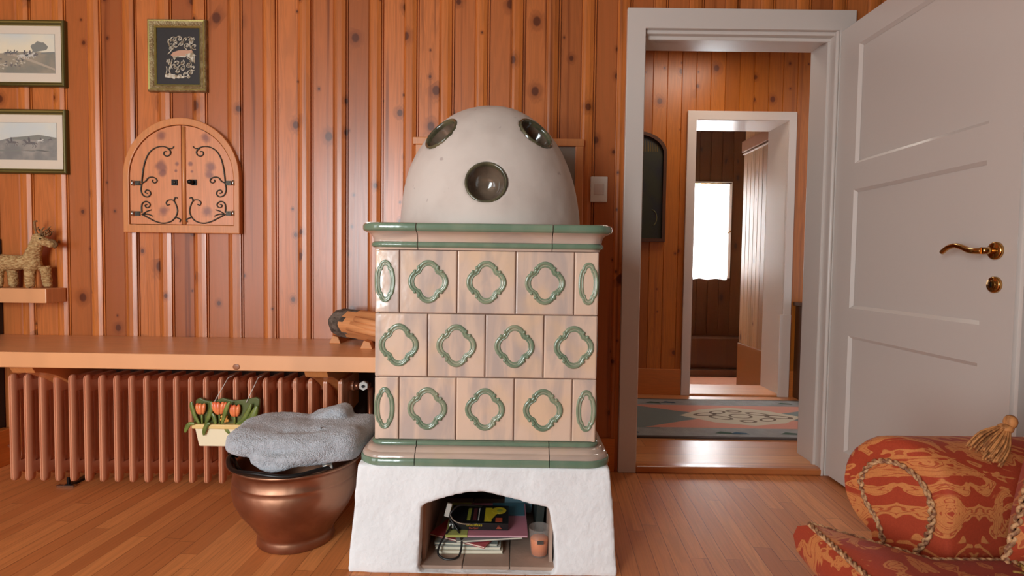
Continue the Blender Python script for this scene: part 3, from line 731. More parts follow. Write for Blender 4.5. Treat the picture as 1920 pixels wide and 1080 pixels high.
for r_, (z0, z1) in enumerate(rows):
    xs = xs2 if r_ == 1 else xs1
    for k in range(len(xs)-1):
        a, b_ = xs[k], xs[k+1]; wdt = b_-a
        if wdt < .1: put_tile(a, b_, z0, z1, 'F', ((a+b_)/2 + (-.006 if k == 0 else .006), .028))
        else: put_tile(a, b_, z0, z1, 'F', ((a+b_)/2 + (-.007 if (r_ == 1 and k == 0) else (.010 if (r_==1 and k==3) else 0)), .0595))
ys1 = [SY0, SY0+.074, SY0+.25, SY0+.426, SY0+.602, SY1]; ys2 = [SY0, SY0+.16, SY0+.335, SY0+.51, SY1]
for face in 'LR':
    for r_, (z0, z1) in enumerate(rows):
        ys = ys2 if r_ == 1 else ys1
        for k in range(len(ys)-1):
            a, b_ = ys[k], ys[k+1]; wdt = b_-a
            put_tile(a, b_, z0, z1, face, ((a+b_)/2, .028 if wdt < .1 else .0595))
# mouldings
def stove_path(part, R=.03, n=8):
    """rounded rectangle path cut at the two front joints: 0 left, 1 middle, 2 right"""
    j0, j1 = -.292, .110
    g = .0012
    L_ = [((SX0, SY1), (-1,0)), ((SX0, SY0+R), (-1,0))]
    for k in range(1, n+1):
        t = PI/2*k/n; L_.append(((SX0+R-R*math.cos(t), SY0+R-R*math.sin(t)), (-math.cos(t), -math.sin(t))))
    L_.append(((j0-g, SY0), (0,-1)))
    if part == 0: return L_
    if part == 1: return [((j0+g, SY0), (0,-1)), ((j1-g, SY0), (0,-1))]
    Rr = [((j1+g, SY0), (0,-1))]
    for k in range(0, n+1):
        t = PI/2*k/n; Rr.append(((SX1-R+R*math.sin(t), SY0+R-R*math.cos(t)), (math.sin(t), -math.cos(t))))
    Rr.append(((SX1, SY1), (1,0)))
    return Rr
def arc(c, r, a0, a1, n=6): return [(c[0]+r*math.cos(math.radians(a0+(a1-a0)*k/n)), c[1]+r*math.sin(math.radians(a0+(a1-a0)*k/n))) for k in range(n+1)]
# crown: (d, z) from bottom up; material 0 blush, 1 green
crown = [(-.02,.960),(.006,.960),(.007,.966)]; cm = [0,0]
a_ = arc((.008,.9745),.0085,-90,90,8); crown += a_; cm += [1]*len(a_)
cov = [(.010,.984),(.0105,.990),(.013,.998),(.018,1.005),(.025,1.010),(.033,1.0125),(.0345,1.0135)]; crown += cov; cm += [0]*len(cov)
top = [(.0375,1.0145),(.041,1.0175),(.0425,1.022),(.0425,1.030),(.040,1.0355),(.034,1.0385),(-.02,1.040)]; crown += top; cm += [1]*len(top)
foot = [(-.02,.381),(.003,.381)]; fm = [1]
a_ = arc((.006,.3735),.0065,90,-90,6); foot += a_; fm += [1]*len(a_)
og = [(.009,.366),(.014,.3655),(.020,.363),(.0255,.3585),(.029,.352),(.033,.3505),(.0375,.3475),(.0405,.342),(.041,.3375)]; foot += og; fm += [0]*len(og)
gb = [(.0435,.3365),(.0455,.333),(.0455,.318),(.042,.3145),(-.02,.3145)]; foot += gb; fm += [1]*len(gb)
for part in range(3):
    for prof, ids, nm in ((crown, cm, 'cornice_moulding'), (foot, fm, 'plinth_moulding')):
        mb = MB(); sweep(mb, stove_path(part), prof, ids + [0]*(len(prof)-1-len(ids)) if len(ids) < len(prof)-1 else ids)
        build(mb, nm, [mould_m, green_m], stove, smooth_angle=.7)
mb = MB(); mb.box((SX0-.02,SY0-.02,1.02),(SX1+.02,SY1,1.0395)); build(mb, 'top_slab', [mould_m], stove)
# dome
dcx, dcy, dz0, dR, dH = -.092, 2.035, 1.036, .318, .436
def dome_r(h): return dR*(1-min(1,(h/dH))**2.12)**(1/2.12)
prof = []
for k in range(41):
    t = PI/2*k/40; h = dH*math.sin(t)**(2/2.12); prof.append((max(.0005,dR*math.cos(t)**(2/2.12)), dz0+h))
mb = MB(); mb.lathe([(.0005,dz0-.002),(dR*.999,dz0-.002)]+prof, (dcx,dcy,0), n=96)
dome = build(mb, 'plaster_dome', [dome_m], stove, origin=(0,0,0))
holes = []
for az, h, rr in ((0,.134,.064),(-45,.315,.064),(45,.32,.064)):
    a = math.radians(az); r0 = dome_r(h); d = .002
    dr = (dome_r(h+d)-dome_r(h-d))/(2*d); nr = Vector((1, 0, -dr)).normalized()   # (radial, z)
    n3 = Vector((math.sin(a)*nr.x, -math.cos(a)*nr.x, nr.z)); c3 = Vector((dcx+math.sin(a)*r0, dcy-math.cos(a)*r0, dz0+h))
    holes.append((c3, n3, rr))
cs = []
for c3, n3, rr in holes:
    q = n3.to_track_quat('Z','Y').to_matrix().to_4x4(); T_ = Matrix.Translation(c3) @ q
    k = MB(); k.lathe([(.0001,-.16),(rr,-.16),(rr,.08),(.0001,.08)], mat=T_, n=40, smooth=False); cs.append(k)
cut(dome, cs)
remesh(dome, .006, 2, amp=.004, scale=6, fine=.0006, fscale=30)
for c3, n3, rr in holes:
    q = n3.to_track_quat('Z','Y').to_matrix().to_4x4(); T_ = Matrix.Translation(c3 - n3*.004) @ q
    k = MB(); R2 = rr
    pr = [(R2+.001,-.03),(R2+.002,-.001),(R2-.002,.002),(R2-.006,-.001),(R2-.008,-.006),(R2-.008,-.014),(R2-.011,-.022),(R2-.016,-.038),(R2-.026,-.054),(R2-.040,-.064),(.0004,-.068)]
    k.lathe(pr, mat=T_, n=48, mids=[1,1,1,1,1,0,0,0,0,0]); build(k, 'dome_bowl', [bowl_m, bowlrim_m], stove)
# ------------------------------------------------------------------ things inside the hearth
def stack_item(name, c, size, rotz, mats, label, cat, group=None, tilt=(0,0), cover=None):
    """closed booklet: cover leaves and page block; c = centre of the bottom"""
    t = thing(name, c, label, cat, group); w_, d_, h_ = size
    R = Matrix.Rotation(rotz, 3, 'Z') @ Matrix.Rotation(tilt[0], 3, 'X') @ Matrix.Rotation(tilt[1], 3, 'Y')
    cc = Vector(c)
    mb = MB(); mb.obox(cc + R @ Vector((0,0,h_/2)), (w_/2-.002, d_/2-.002, h_/2-.0008), R); build(mb, 'pages', [mats[0]], t)
    mb = MB(); mb.obox(cc + R @ Vector((0,0,.0005)), (w_/2, d_/2, .0005), R); mb.obox(cc + R @ Vector((0,0,h_-.0005)), (w_/2, d_/2, .0005), R)
    mb.obox(cc + R @ Vector((0,d_/2-.0006,h_/2)), (w_/2, .0006, h_/2), R)
    build(mb, 'cover', [mats[1]], t)
    return t, R, cc
page = flat('magazine_pages',(222,214,192)); greyc = flat('grey_cover',(150,150,146),.35)
z = .013; G = 'pale magazines at the bottom of the hearth pile'
stack_item('magazine', (-.132,1.845,z), (.205,.23,.010), .03, (page, flat('cover_cream',(206,198,176),.4)), 'cream-edged magazine lying on the hearth floor, bottom of the pile', 'magazine', G)
z += .0105
stack_item('magazine', (-.136,1.85,z), (.205,.23,.009), .0, (page, flat('cover_pale',(196,200,190),.4)), 'thin pale magazine second from the bottom of the hearth pile', 'magazine', G)
z += .0095
stack_item('magazine', (-.14,1.855,z), (.20,.225,.007), -.03, (page, flat('cover_greygreen',(136,148,142),.4)), 'grey-green magazine under the red and white one in the hearth', 'magazine')
z += .0075
stack_item('magazine', (-.125,1.86,z), (.20,.24,.006), -.42, (page, flat('cover_red',(176,70,78),.35)), 'red and white magazine jutting out askew from the hearth pile', 'magazine')
z += .0065
stack_item('magazine', (-.085,1.85,z+.002), (.21,.22,.006), .16, (page, greyc), 'glossy grey magazine right under the pink and green one', 'magazine')
z += .0145
t, R, cc = stack_item('magazine', (-.08,1.86,z), (.26,.24,.006), .02, (flat('pink_edge',(206,170,176)), flat('cover_pink',(186,120,134),.35)), 'large magazine with pink and lime green cover beneath the black box', 'magazine')
mb = MB(); mb.obox(cc + R @ Vector((-.095,-.0,.0065)), (.034,.12,.0006), R); mb.obox(cc + R @ Vector((-.095,-.120,.003)), (.034,.0008,.0035), R); build(mb, 'cover_panel', [flat('lime_cover',(168,170,92),.35)], t, label='lime green strip of cover')
mb = MB(); mb.obox(cc + R @ Vector((.07,.07,.0067)), (.055,.05,.0006), R); build(mb, 'cover_panel', [flat('teal_cover',(70,112,124),.35)], t, label='teal area of cover')
z += .0075
# black game / disc box with yellow and red print
bxs = thing('black_box', (-.105,1.85,z), 'black boxed set with yellow and red lettering on top of the magazines', 'box')
bw, bd, bh = .190, .135, .022; bx0, by0 = -.200, 1.772
mb = MB(); mb.box((bx0,by0,z),(bx0+bw,by0+bd,z+bh)); build(mb, 'case', [flat('black_print',(22,24,26),.3)], bxs, bevel=.001)
mb = MB(); zt = z+bh+.0004
def tq(x0,x1,y0,y1,mi): mb.box((bx0+x0,by0+y0,zt-.0006),(bx0+x1,by0+y1,zt),mi)
tq(.055,.066,.02,.11,1); tq(.074,.086,.02,.11,2); tq(.091,.094,.02,.11,3)
tq(.112,.135,.015,.115,0); 
mb.prism([(bx0+.128,by0+.012),(bx0+.165,by0+.10),(bx0+.150,by0+.118),(bx0+.118,by0+.05)], zt-.0004, zt+.0004, 0, 'Z')
mb.prism([(bx0+.158+.024*math.cos(k*.4),by0+.095+.024*math.sin(k*.4)) for k in range(16)], zt-.0004, zt+.0008, 0, 'Z')
mb.prism([(bx0+.160+.010*math.cos(k*.4),by0+.093+.010*math.sin(k*.4)) for k in range(16)], zt-.0004, zt+.0012, 1, 'Z')
mb.box((bx0+.148,by0+.012,zt-.0004),(bx0+.170,by0+.04,zt+.0002),4)
sp_ = MB()
for k in range(3): sp_.box((bx0+.152+.002*k,by0-.0008,z+.005+.004*k),(bx0+.168-.003*k,by0+.0004,z+.007+.004*k),4)
build(sp_, 'spine_print', [flat('orange_print',(170,74,46),.4)]*5, bxs)
sp_ = MB(); sp_.box((bx0+.001,by0-.0008,z+.005),(bx0+.014,by0+.0004,z+bh-.003)); build(sp_, 'spine_sticker', [flat('white_print',(214,214,206),.4)], bxs)
build(mb, 'cover_print', [flat('yellow_print',(190,170,40),.35), flat('olive_print',(140,146,56),.35), flat('maroon_print',(84,40,44),.35), flat('white_print',(214,214,206),.4), flat('orange_print',(170,74,46),.4)], bxs)
def text(s_, name, loc, size, mt, parent, rot=(PI/2,0,0), ext=.0004):
    cu_ = bpy.data.curves.new(name, 'FONT'); cu_.body = s_; cu_.size = size; cu_.extrude = ext; cu_.align_x = 'LEFT'
    o = bpy.data.objects.new(name, cu_); C.objects.link(o)
    bpy.context.view_layer.update()
    me = bpy.data.meshes.new_from_object(o.evaluated_get(bpy.context.evaluated_depsgraph_get())); bpy.data.objects.remove(o)
    me.materials.clear(); me.materials.append(mt)
    q = bpy.data.objects.new(name, me); C.objects.link(q); q.rotation_euler = rot
    q.parent = parent; q.location = Vector(loc)-world_loc(parent); return q
text('boardfaxe', 'title_lettering', (bx0+.056,by0-.0006,z+.0125), .0125, flat('yellow_print',(230,220,80),.4), bxs)
text('Das Spiel', 'subtitle_lettering', (bx0+.064,by0-.0006,z+.004), .008, flat('orange_print',(170,74,46),.4), bxs)
# dark book standing behind, teal folder
mb = MB(); mb.obox((.030,2.03,.115),(.05,.006,.09),Matrix.Rotation(-.22,3,'X') @ Matrix.Rotation(.1,3,'Y')); tag(build(mb,'folder',[flat('teal_folder',(84,120,132),.5)],origin=(.04,2.0,.014)),'teal folder leaning at the back right of the hearth','folder')
mb = MB(); mb.obox((.095,1.93,.105),(.012,.10,.09),Matrix.Rotation(.06,3,'Y')); tag(build(mb,'book',[flat('dark_green_book',(30,38,34),.5)],origin=(.095,1.93,.013)),'dark green book upright against the right side of the hearth','book')
# cable
P = [(-.196,1.80,.10),(-.192,1.775,.085),(-.205,1.745,.068),(-.222,1.722,.045),(-.225,1.705,.025),(-.205,1.692,.0165),(-.180,1.690,.0165),(-.160,1.700,.022),(-.154,1.722,.045),(-.160,1.745,.062),(-.172,1.762,.075),(-.186,1.768,.092),(-.196,1.772,.105),(-.192,1.775,.125),(-.17,1.79,.140),(-.13,1.81,.132),(-.10,1.84,.118)]
cbl = thing('power_cable', (-.19,1.72,.013), 'black power cable looped over the magazines at the hearth mouth', 'cable')
mb = MB(); mb.tube(spline(P,8), .0033, 8); build(mb,'cord',[flat('black_rubber',(20,18,18),.4)],cbl)
mb = MB(); mb.tube(spline([(-.198,1.775,.12),(-.185,1.762,.105),(-.16,1.757,.0965),(-.13,1.758,.094)],6), .0018, 6); build(mb,'thin_wire',[flat('pale_wire',(150,130,110),.4)],cbl)
mb = MB(); mb.obox((-.203,1.775,.132),(.008,.005,.022),Matrix.Rotation(.25,3,'Y')); build(mb,'plug',[flat('white_plug',(196,192,182),.4)],cbl,bevel=.002)
# glass with orange candle
gl = thing('glass', (.088,1.735,.0125), 'clear frosted tumbler holding an orange candle at the right of the hearth', 'glass')
mg, nt, b = nodes('frosted_glass'); b.inputs['Base Color'].default_value = (*S(206,198,190),1); b.inputs['Roughness'].default_value = .25
b.inputs['Transmission Weight'].default_value = 0; b.inputs['Alpha'].default_value = .16
mb = MB(); mb.lathe([(.0005,.0),(.026,.0),(.027,.002),(.0335,.088),(.0325,.088),(.026,.004),(.0005,.004)], (.088,1.735,.0125), 40); build(mb,'tumbler',[mg],gl)
mb = MB(); mb.lathe([(.0005,.005),(.0245,.005),(.028,.050),(.0265,.0535),(.0005,.0525)], (.088,1.735,.0125), 32); build(mb,'candle_wax',[plain('orange_wax',S(255,140,62),.5)],gl)
mb = MB(); mb.box((.080,1.7015,.060),(.100,1.7045,.070)); build(mb,'sticker',[flat('dark_sticker',(70,64,58),.5)],gl)
# ------------------------------------------------------------------ panel behind the dome
pb = thing('wall_panel', (-.08,YB,1.1), 'grey metal panel in a pine frame on the wall behind the dome', 'wall panel')
mb = MB(); y0 = YB-.028
for a, b_ in (((-.452,1.435),(.292,1.467)), ((-.44,1.06),(-.405,1.435)), ((.255,1.06),(.290,1.435)), ((-.44,1.03),(.29,1.06))):
    mb.box((a[0],y0,a[1]),(b_[0],YB+.004,b_[1]))
build(mb,'frame',[cab_w],pb,bevel=.003)
mb = MB(); mb.box((-.405,YB-.012,1.06),(.255,YB-.008,1.435)); build(mb,'plate',[plain('grey_sheet',S(140,132,122),.45,.3)],pb)
# light switch
sw = thing('light_switch', (.3625,YB,1.25), 'white rocker light switch between the dome and the door casing', 'switch')
mb = MB(); mb.box((.326,YB-.011,1.197),(.400,YB+.002,1.309)); build(mb,'plate',[white_pl],sw,bevel=.003)
mb = MB(); mb.box((.3415,YB-.0135,1.2285),(.3845,YB-.0105,1.277)); build(mb,'rocker',[plain('rocker_plastic',S(206,190,180),.35)],sw,bevel=.0012)
# ------------------------------------------------------------------ bench, brackets, log
mb = MB(); mb.box((-2.0,YB-.02,.15),(-.43,YB+.0,.515)); structure(build(mb,'shade_board',[plain('fin_gap_shade_brown',S(58,36,26),.8)]))  # added board, its dark brown stands in for shade between the radiator fins
pn = thing('dark_panel', (-2.33,2.46,0), 'dark brown wooden upright at the left edge behind the bench and shelf', 'panel')
bbw = plain('black_brown_wood',S(34,18,14),.6)
for za, zb_ in ((.16,.519),(.578,.726),(.790,1.0)):
    mb = MB(); mb.box((-2.44,2.44,za),(-2.278,YB-.006,zb_)); build(mb,'upright',[bbw],pn)
mb = MB(); mb.box((-2.46,2.40,0),(-2.236,YB-.016,.16)); build(mb,'plinth',[trim_w],pn,bevel=.003)
bn = thing('bench', (-1.3,2.26,.577), 'long pale pine bench board above the radiator, left of the stove', 'bench')
mb = MB(); mb.box((XL,2.03,.520),(SX0-.0145,YB-.007,.577)); build(mb,'seat_board',[bench_w],bn,bevel=.003)
mb = MB(); c_ = at(443,688,2.029); mb.ell(c_,(.013,.0016,.011),14); build(mb,'knot_plug',[plain('bench_knot',S(150,92,58),.4)],bn)
for x0 in (-1.862, -.771):
    mb = MB(); prof = [(2.055,.520),(YB-.007,.520),(YB-.007,.30)]
    for k in range(9):
        t = k/8*PI/2; prof.append((YB-.002-.10-.335*math.sin(t)*.97, .52-.028-.20*(1-math.sin(t))**1.6))
    mb.prism(prof, x0, x0+.085, 0, 'X'); build(mb,'corbel',[cab_w],bn,bevel=.002)
# log
lg = thing('log', (-.6,2.3,.6), 'split firewood log with grey bark resting on the bench beside the stove', 'log')
p0, p1 = Vector((-.735,2.375,.665)), Vector((-.44,2.20,.655)); ax = (p1-p0).normalized()
up = Vector((0,0,1)); up = (up-ax*up.dot(ax)).normalized(); sd = ax.cross(up)
rs = []
for k in range(14):
    t = k/13; c = p0+(p1-p0)*t; ring = []
    for j in range(28):
        a = 2*PI*j/28; r = .062*(1+.06*math.sin(3*a+1)+.03*math.sin(7*a+t*4))
        if (a < 1.2 or a > 5.1) and t > .12: r *= .90+.05*math.cos(3*a)
        ring.append(c + sd*math.cos(a)*r + up*math.sin(a)*r*.95)
    rs.append(ring)
mb = MB()
for k in range(13):
    for j in range(28):
        a = 2*PI*j/28; j2 = (j+1) % 28; t = k/13
        front = (a < 1.25 or a > 4.9)
        mi = 1 if (front and t > .14+.05*math.sin(a*5)) or (t > .30 and (1.25 <= a < 1.7 or 4.6 < a <= 4.9)) else 0
        mb.add([rs[k][j],rs[k][j2],rs[k+1][j2],rs[k+1][j]],[(0,1,2,3)],mi,True)
mb.add(rs[-1],[tuple(range(28))],1)
build(mb,'log_body',[bark_m,log_w],lg)
mb = MB()
for k,(f) in enumerate((1.0,.72,.45,.2)):
    pass
mb.add(rs[0],[tuple(range(28))[::-1]],0)
build(mb,'cut_end',[plain('weathered_cut_end',S(140,118,100),.9,col2=S(84,70,60),vscale=30,bump=.8)],lg)
mb = MB(); 
for k in range(3):
    q = [p0+ax*(.10+.02*k)+sd*(.050)+up*(-.01+.02*k), p0+ax*(.30)+sd*(.054)+up*(-.015+.016*k)]
    mb.tube(q,[.012,.016],8)
build(mb,'split_splinter',[log_w],lg)
for (x, y, lab) in ((-.752,2.375,'pale wooden wedge under the bark end of the log'),(-.583,2.235,'pale wooden wedge under the log next to the stove tiles')):
    mb = MB(); mb.prism([(x-.026,.577),(x+.022,.577),(x+.012,.603),(x-.012,.610)], y-.015, y+.13); tag(build(mb,'wedge',[log_w],origin=(x,y,.577),bevel=.002),lab,'wedge','wedges under the log')
# ------------------------------------------------------------------ radiator
rd = thing('radiator', (-1.33,2.28,.03), 'salmon painted column radiator under the pine bench', 'radiator')
def column(mb, x, y0, y1, z0, z1, w_=.0105, front=True):
    ym = (y0+y1)/2
    if front: sec = [(-w_*.55,y0),(-w_*.20,y0),(-.0006,y0+.0035),(w_*.25,y0),(w_*.6,y0),(w_,y0+.006),(w_,y1-.006),(w_*.6,y1),(-w_*.6,y1),(-w_,y1-.006),(-w_,y0+.006)]
    else: sec = [(-w_*.6,y0),(w_*.6,y0),(w_,y0+.006),(w_,y1-.006),(w_*.6,y1),(-w_*.6,y1),(-w_,y1-.006),(-w_,y0+.006)]
    lv = [(z0,.35),(z0+.003,.7),(z0+.010,.95),(z0+.02,1),(z1-.02,1),(z1-.010,.95),(z1-.003,.7),(z1,.35)]
    mb.rings([[(x+a*s_, ym+(b_-ym)*s_, z) for a, b_ in sec] for z, s_ in lv], smooth=False)
RXs = [-1.983 + k*(1.302/22) for k in range(23)]
mb = MB(); x = RXs[0]
column(mb, x, 2.195, 2.232, .032, .460, .0098); column(mb, x, 2.244, 2.300, .045, .450, .0062, front=False); column(mb, x, 2.308, 2.364, .045, .450, .0062, front=False)
for zc in (.085,.415):
    mb.box((x-.010,2.215,zc-.022),(x+.010,2.36,zc+.022))
    mb.tube([(x-.0296,2.288,zc),(x+.0296,2.288,zc)],.020,14)
mb.box((x-.0085,2.22,.43),(x+.0085,2.36,.452))
s0 = build(mb,'section',[rad_m],rd,origin=(x,2.288,.03),bevel=0,smooth_angle=.6)
for X_ in RXs[1:]:
    c = s0.copy(); C.objects.link(c); c.parent = rd; c.location = s0.location + Vector((X_-x,0,0))
mb = MB(); mb.box((-1.80,2.225,.0),(-1.775,2.36,.010)); mb.box((-1.795,2.23,.0),(-1.785,2.24,.036)); mb.box((-1.83,2.222,.0),(-1.76,2.240,.008),1); build(mb,'foot',[irond,chrome],rd,bevel=.001)
mb = MB(); mb.box((-.95,2.28,.0),(-.93,2.30,.07)); build(mb,'foot',[irond],rd)
mb = MB(); mb.tube([(-.66,2.288,.415),(-.585,2.288,.415)],.014,16); mb.tube([(-.648,2.288,.415),(-.630,2.288,.415)],.019,6); mb.tube([(-.585,2.288,.41),(-.585,2.288,.0)],.011,12); build(mb,'valve_pipe',[plain('copper_fitting',S(170,110,84),.3,.8)],rd)
mb = MB(); mb.tube([(-.605,2.27,.425),(-.600,2.235,.425)],.018,6); mb.tube([(-.600,2.235,.425),(-.600,2.228,.425)],.006,8,1); build(mb,'valve_knob',[white_pl,irond],rd)
mb = MB(); mb.tube([(-2.22,2.45,.09),(-2.0,2.30,.085)],.008,10); build(mb,'supply_pipe',[rad_m],rd)
# ------------------------------------------------------------------ tulip planter
tp = thing('wall_planter', (-1.12,2.16,.2), 'ceramic wall planter with orange tulips hanging on the radiator', 'planter')
PY = 2.165
cream = plain('cream_ceramic',S(246,232,196),.35); yelb = plain('pale_yellow_ceramic',S(238,204,134),.35); leafm = plain('leaf_glaze',S(128,140,66),.3,col2=S(96,112,52),vscale=30); leafb = plain('dark_leaf_glaze',S(86,96,44),.35)
orange = plain('tulip_orange',S(236,112,70),.3,col2=S(244,146,86),vscale=30)
mb = MB()
A = [(-1.232,.277),(-1.005,.277),(-1.03,.199),(-1.215,.199)]
mb.prism(A, PY-.012, PY+.022); build(mb,'trough',[cream],tp,bevel=.004)
mb = MB(); mb.box((-1.240,PY-.018,.268),(-.998,PY+.024,.286)); build(mb,'rim',[yelb],tp,bevel=.004)
mb = MB(); mb.prism([(-1.245,.285),(-1.235,.375),(-1.22,.385),(-1.20,.375),(-1.17,.37),(-1.13,.385),(-1.09,.375),(-1.04,.38),(-1.0,.39),(-.985,.38),(-.995,.285)], PY+.004, PY+.018); build(mb,'back_plate',[leafb],tp,bevel=.003)
def leaf(mb, pts, wd, y=PY-.008):
    P = spline([(a,y,b_) for a,b_ in pts],5); K = len(P)
    mb.tube(P, lambda t: wd*(.25+.75*math.sin(PI*min(1,max(0,(t*.92+.06)))))+.0005, 8, 0, False, .45, (0,-1,0))
LV = [((-1.213,.285),(-1.232,.32),(-1.243,.36),(-1.240,.372)), ((-1.19,.285),(-1.176,.315),(-1.166,.35),(-1.168,.375)),
      ((-1.15,.285),(-1.155,.31),(-1.165,.33)), ((-1.12,.29),(-1.108,.33),(-1.098,.36),(-1.088,.378)), ((-1.07,.285),(-1.04,.31),(-1.02,.345),(-1.012,.368)), ((-1.06,.285),(-1.02,.30),(-1.0,.33),(-.99,.36)),
      ((-1.225,.290),(-1.245,.288),(-1.258,.268),(-1.262,.255)), ((-1.165,.293),(-1.178,.285),(-1.188,.262),(-1.190,.245)), ((-1.118,.285),(-1.105,.262),(-1.092,.248))]
mb = MB()
for P in LV: leaf(mb, P, .0085 if P is not LV[5] else .016, PY-.010 if P[0][1] < .29 else PY-.022)
for a, b_ in ((-1.205,.33),(-1.137,.33),(-1.078,.325)): mb.tube([(a,PY-.004,.28),(a,PY-.006,b_)],.004,8)
build(mb,'leaves',[leafm],tp)
for tx, tz, s_ in ((-1.208,.345,1.),(-1.138,.349,1.15),(-1.076,.340,1.08)):
    mb = MB()
    for k,(dx,w_) in enumerate(((-.011,.009),(.011,.009),(0,.010))):
        R = Matrix.Rotation(dx*14,3,'Y')
        mb.ell((tx+dx*s_,PY-.008-(.004 if k==2 else 0),tz),(w_*s_,.009,.023*s_),12,0,R)
    if s_ > 1.1: mb.ell((tx+.021,PY-.007,tz+.002),(.008,.007,.023),12,0,Matrix.Rotation(.3,3,'Y')); mb.ell((tx-.021,PY-.007,tz+.002),(.008,.007,.023),12,0,Matrix.Rotation(-.3,3,'Y'))
    build(mb,'tulip',[orange],tp)
mb = MB()
for a, b_ in ((-1.122,.318),(-1.124,.306),(-1.116,.312),(-1.106,.310),(-1.109,.300),(-1.100,.302),(-1.106,.318)): mb.ell((a,PY-.016,b_),(.0055,.0055,.0055),10)
build(mb,'small_blossoms',[plain('blossom_orange',S(240,172,84),.35)],tp)
mb = MB(); mb.tube([(-1.158,PY-.002,.372),(-1.118,2.19,.46)],.0016,6); mb.tube([(-1.035,PY-.002,.37),(-1.0,2.19,.462)],.0016,6); mb.tube([(-1.118,2.19,.46),(-1.112,2.26,.466)],.0016,6); mb.tube([(-1.0,2.19,.462),(-.995,2.26,.466)],.0016,6)
build(mb,'hanging_string',[flat('white_string',(214,206,196))],tp)
# ------------------------------------------------------------------ copper cauldron and towel
cc = Vector((-.718,1.848,0))
ca = thing('copper_cauldron', cc, 'round copper cauldron with a black iron bail beside the stove', 'cauldron')
mb = MB()
prof = [(.0005,.006),(.108,.004),(.119,.0),(.123,.004),(.120,.028),(.118,.033),(.124,.042),(.145,.075),(.172,.115),(.189,.152),(.195,.180),(.194,.203),(.190,.212),(.1935,.216),(.1935,.222),(.190,.226),(.190,.252),(.194,.262),(.206,.268),(.209,.272),(.206,.277),(.198,.276),(.190,.268),(.185,.255),(.186,.225),(.189,.18),(.165,.115),(.115,.04),(.0005,.015)]
mb.lathe(prof, cc, 72)
body = build(mb,'vessel',[copper],ca)
for v in body.data.vertices:
    q = noise.noise(v.co*9)*.0025; v.co.x += q; v.co.y += q*.7
mb = MB(); P = []
for k in range(31):
    a = math.radians(-176+k*138/30) ; P.append(cc+Vector((.203*math.cos(a),.203*math.sin(a),.283+.004*math.sin(k*.5))))
mb.tube(P,.0065,10); build(mb,'bail_handle',[irond],ca)
mb = MB()
for s_ in (P[0],):
    mb.tube([s_+Vector((0,0,.004)), s_+Vector((.005,-.004,-.03))],.008,8)
mb.tube([P[0]+Vector((0,-.01,-.002)),P[0]+Vector((.05,-.075,-.018)),P[0]+Vector((.085,-.108,-.028))],.0055,8)
mb.tube([P[0]+Vector((-.012,.002,.0)),P[0]+Vector((.022,-.02,.004))],.010,8)
build(mb,'handle_lug',[irond],ca)
mb = MB(); mb.tube([P[-1]+Vector((-.028,-.01,.002)),P[-1]+Vector((.0,.0,.004))],.011,10); mb.ell(P[0]+Vector((.018,.0,.014)),(.011,.007,.007),12); build(mb,'handle_ferrule',[chrome],ca)
# towel : folded slabs fused into soft cloth
tw = MB()
def tpt(x, y, Y): return at(x, y, Y)
def soft(a, b_, r):  # thick capsule chain
    tw.tube([a, b_], r, 14)
def slab(c, h, e, mb_=None):
    c = Vector(c); q = MB(); n = 28
    vs = []; 
    R = Matrix.Rotation(e[2],3,'Z') @ Matrix.Rotation(e[0],3,'X') @ Matrix.Rotation(e[1],3,'Y')
    for i in range(n+1):
        th = -PI/2+PI*i/n
        for j in range(40):
            ph = 2*PI*j/40
            f = lambda v, p: math.copysign(abs(v)**p, v)
            p = Vector((h[0]*f(math.cos(th),.55)*f(math.cos(ph),.45), h[1]*f(math.cos(th),.55)*f(math.sin(ph),.45), h[2]*f(math.sin(th),.75)))
            p.z += -.9*max(0,abs(p.x)/h[0]-.75)*.03
            vs.append(c + R @ p)
    fs = [(i*40+j,i*40+(j+1)%40,(i+1)*40+(j+1)%40,(i+1)*40+j) for i in range(n) for j in range(40)]
    (mb_ or tw).add(vs, fs, 0, True)
slab((-.665,1.85,.318),(.170,.155,.034),(.0,.0,.05))
slab((-.715,1.845,.358),(.19,.150,.030),(.02,.03,.02))
slab((-.580,1.870,.345),(.105,.150,.046),(.0,-.04,-.10))
slab((-.645,1.945,.380),(.085,.055,.030),(.1,-.34,-.12))
slab((-.805,1.81,.350),(.10,.12,.036),(.08,.10,.15))
# rolled lip at the front
P = [Vector((-.79,1.715,.318)),Vector((-.73,1.690,.306)),Vector((-.64,1.70,.318)),Vector((-.54,1.75,.330))]
tw.tube(spline(P,6),.026,14)
tow = build(tw,'towel',[towel_m],origin=(-.70,1.86,.27))
tag(tow,'folded fluffy grey towel lying on top of the copper cauldron','towel')
remesh(tow,.0058,5,amp=.007,scale=13)
def crease(p, q, w_, d):      # a fold line pressed into the cloth
    p, q = Vector(p)-tow.location, Vector(q)-tow.location
    for v in tow.data.vertices:
        ab = q-p; t = max(0,min(1,(v.co-p).dot(ab)/ab.length_squared)); r = (v.co-(p+ab*t)).length
        if r < w_*2.5: v.co -= v.normal*d*math.exp(-(r/w_)**2)
crease((-.80,1.675,.312),(-.735,1.66,.305),.013,.011)
crease((-.735,1.66,.305),(-.60,1.69,.308),.012,.010)
crease((-.72,1.76,.388),(-.60,1.78,.385),.016,.012)
crease((-.63,1.86,.405),(-.60,1.92,.41),.010,.012)
me = tow.data
nr = [v.normal.copy() for v in me.vertices]
for v, q in zip(me.vertices, nr): v.co += q*(.0016*noise.noise(v.co*150)+.0012*noise.noise(v.co*320))
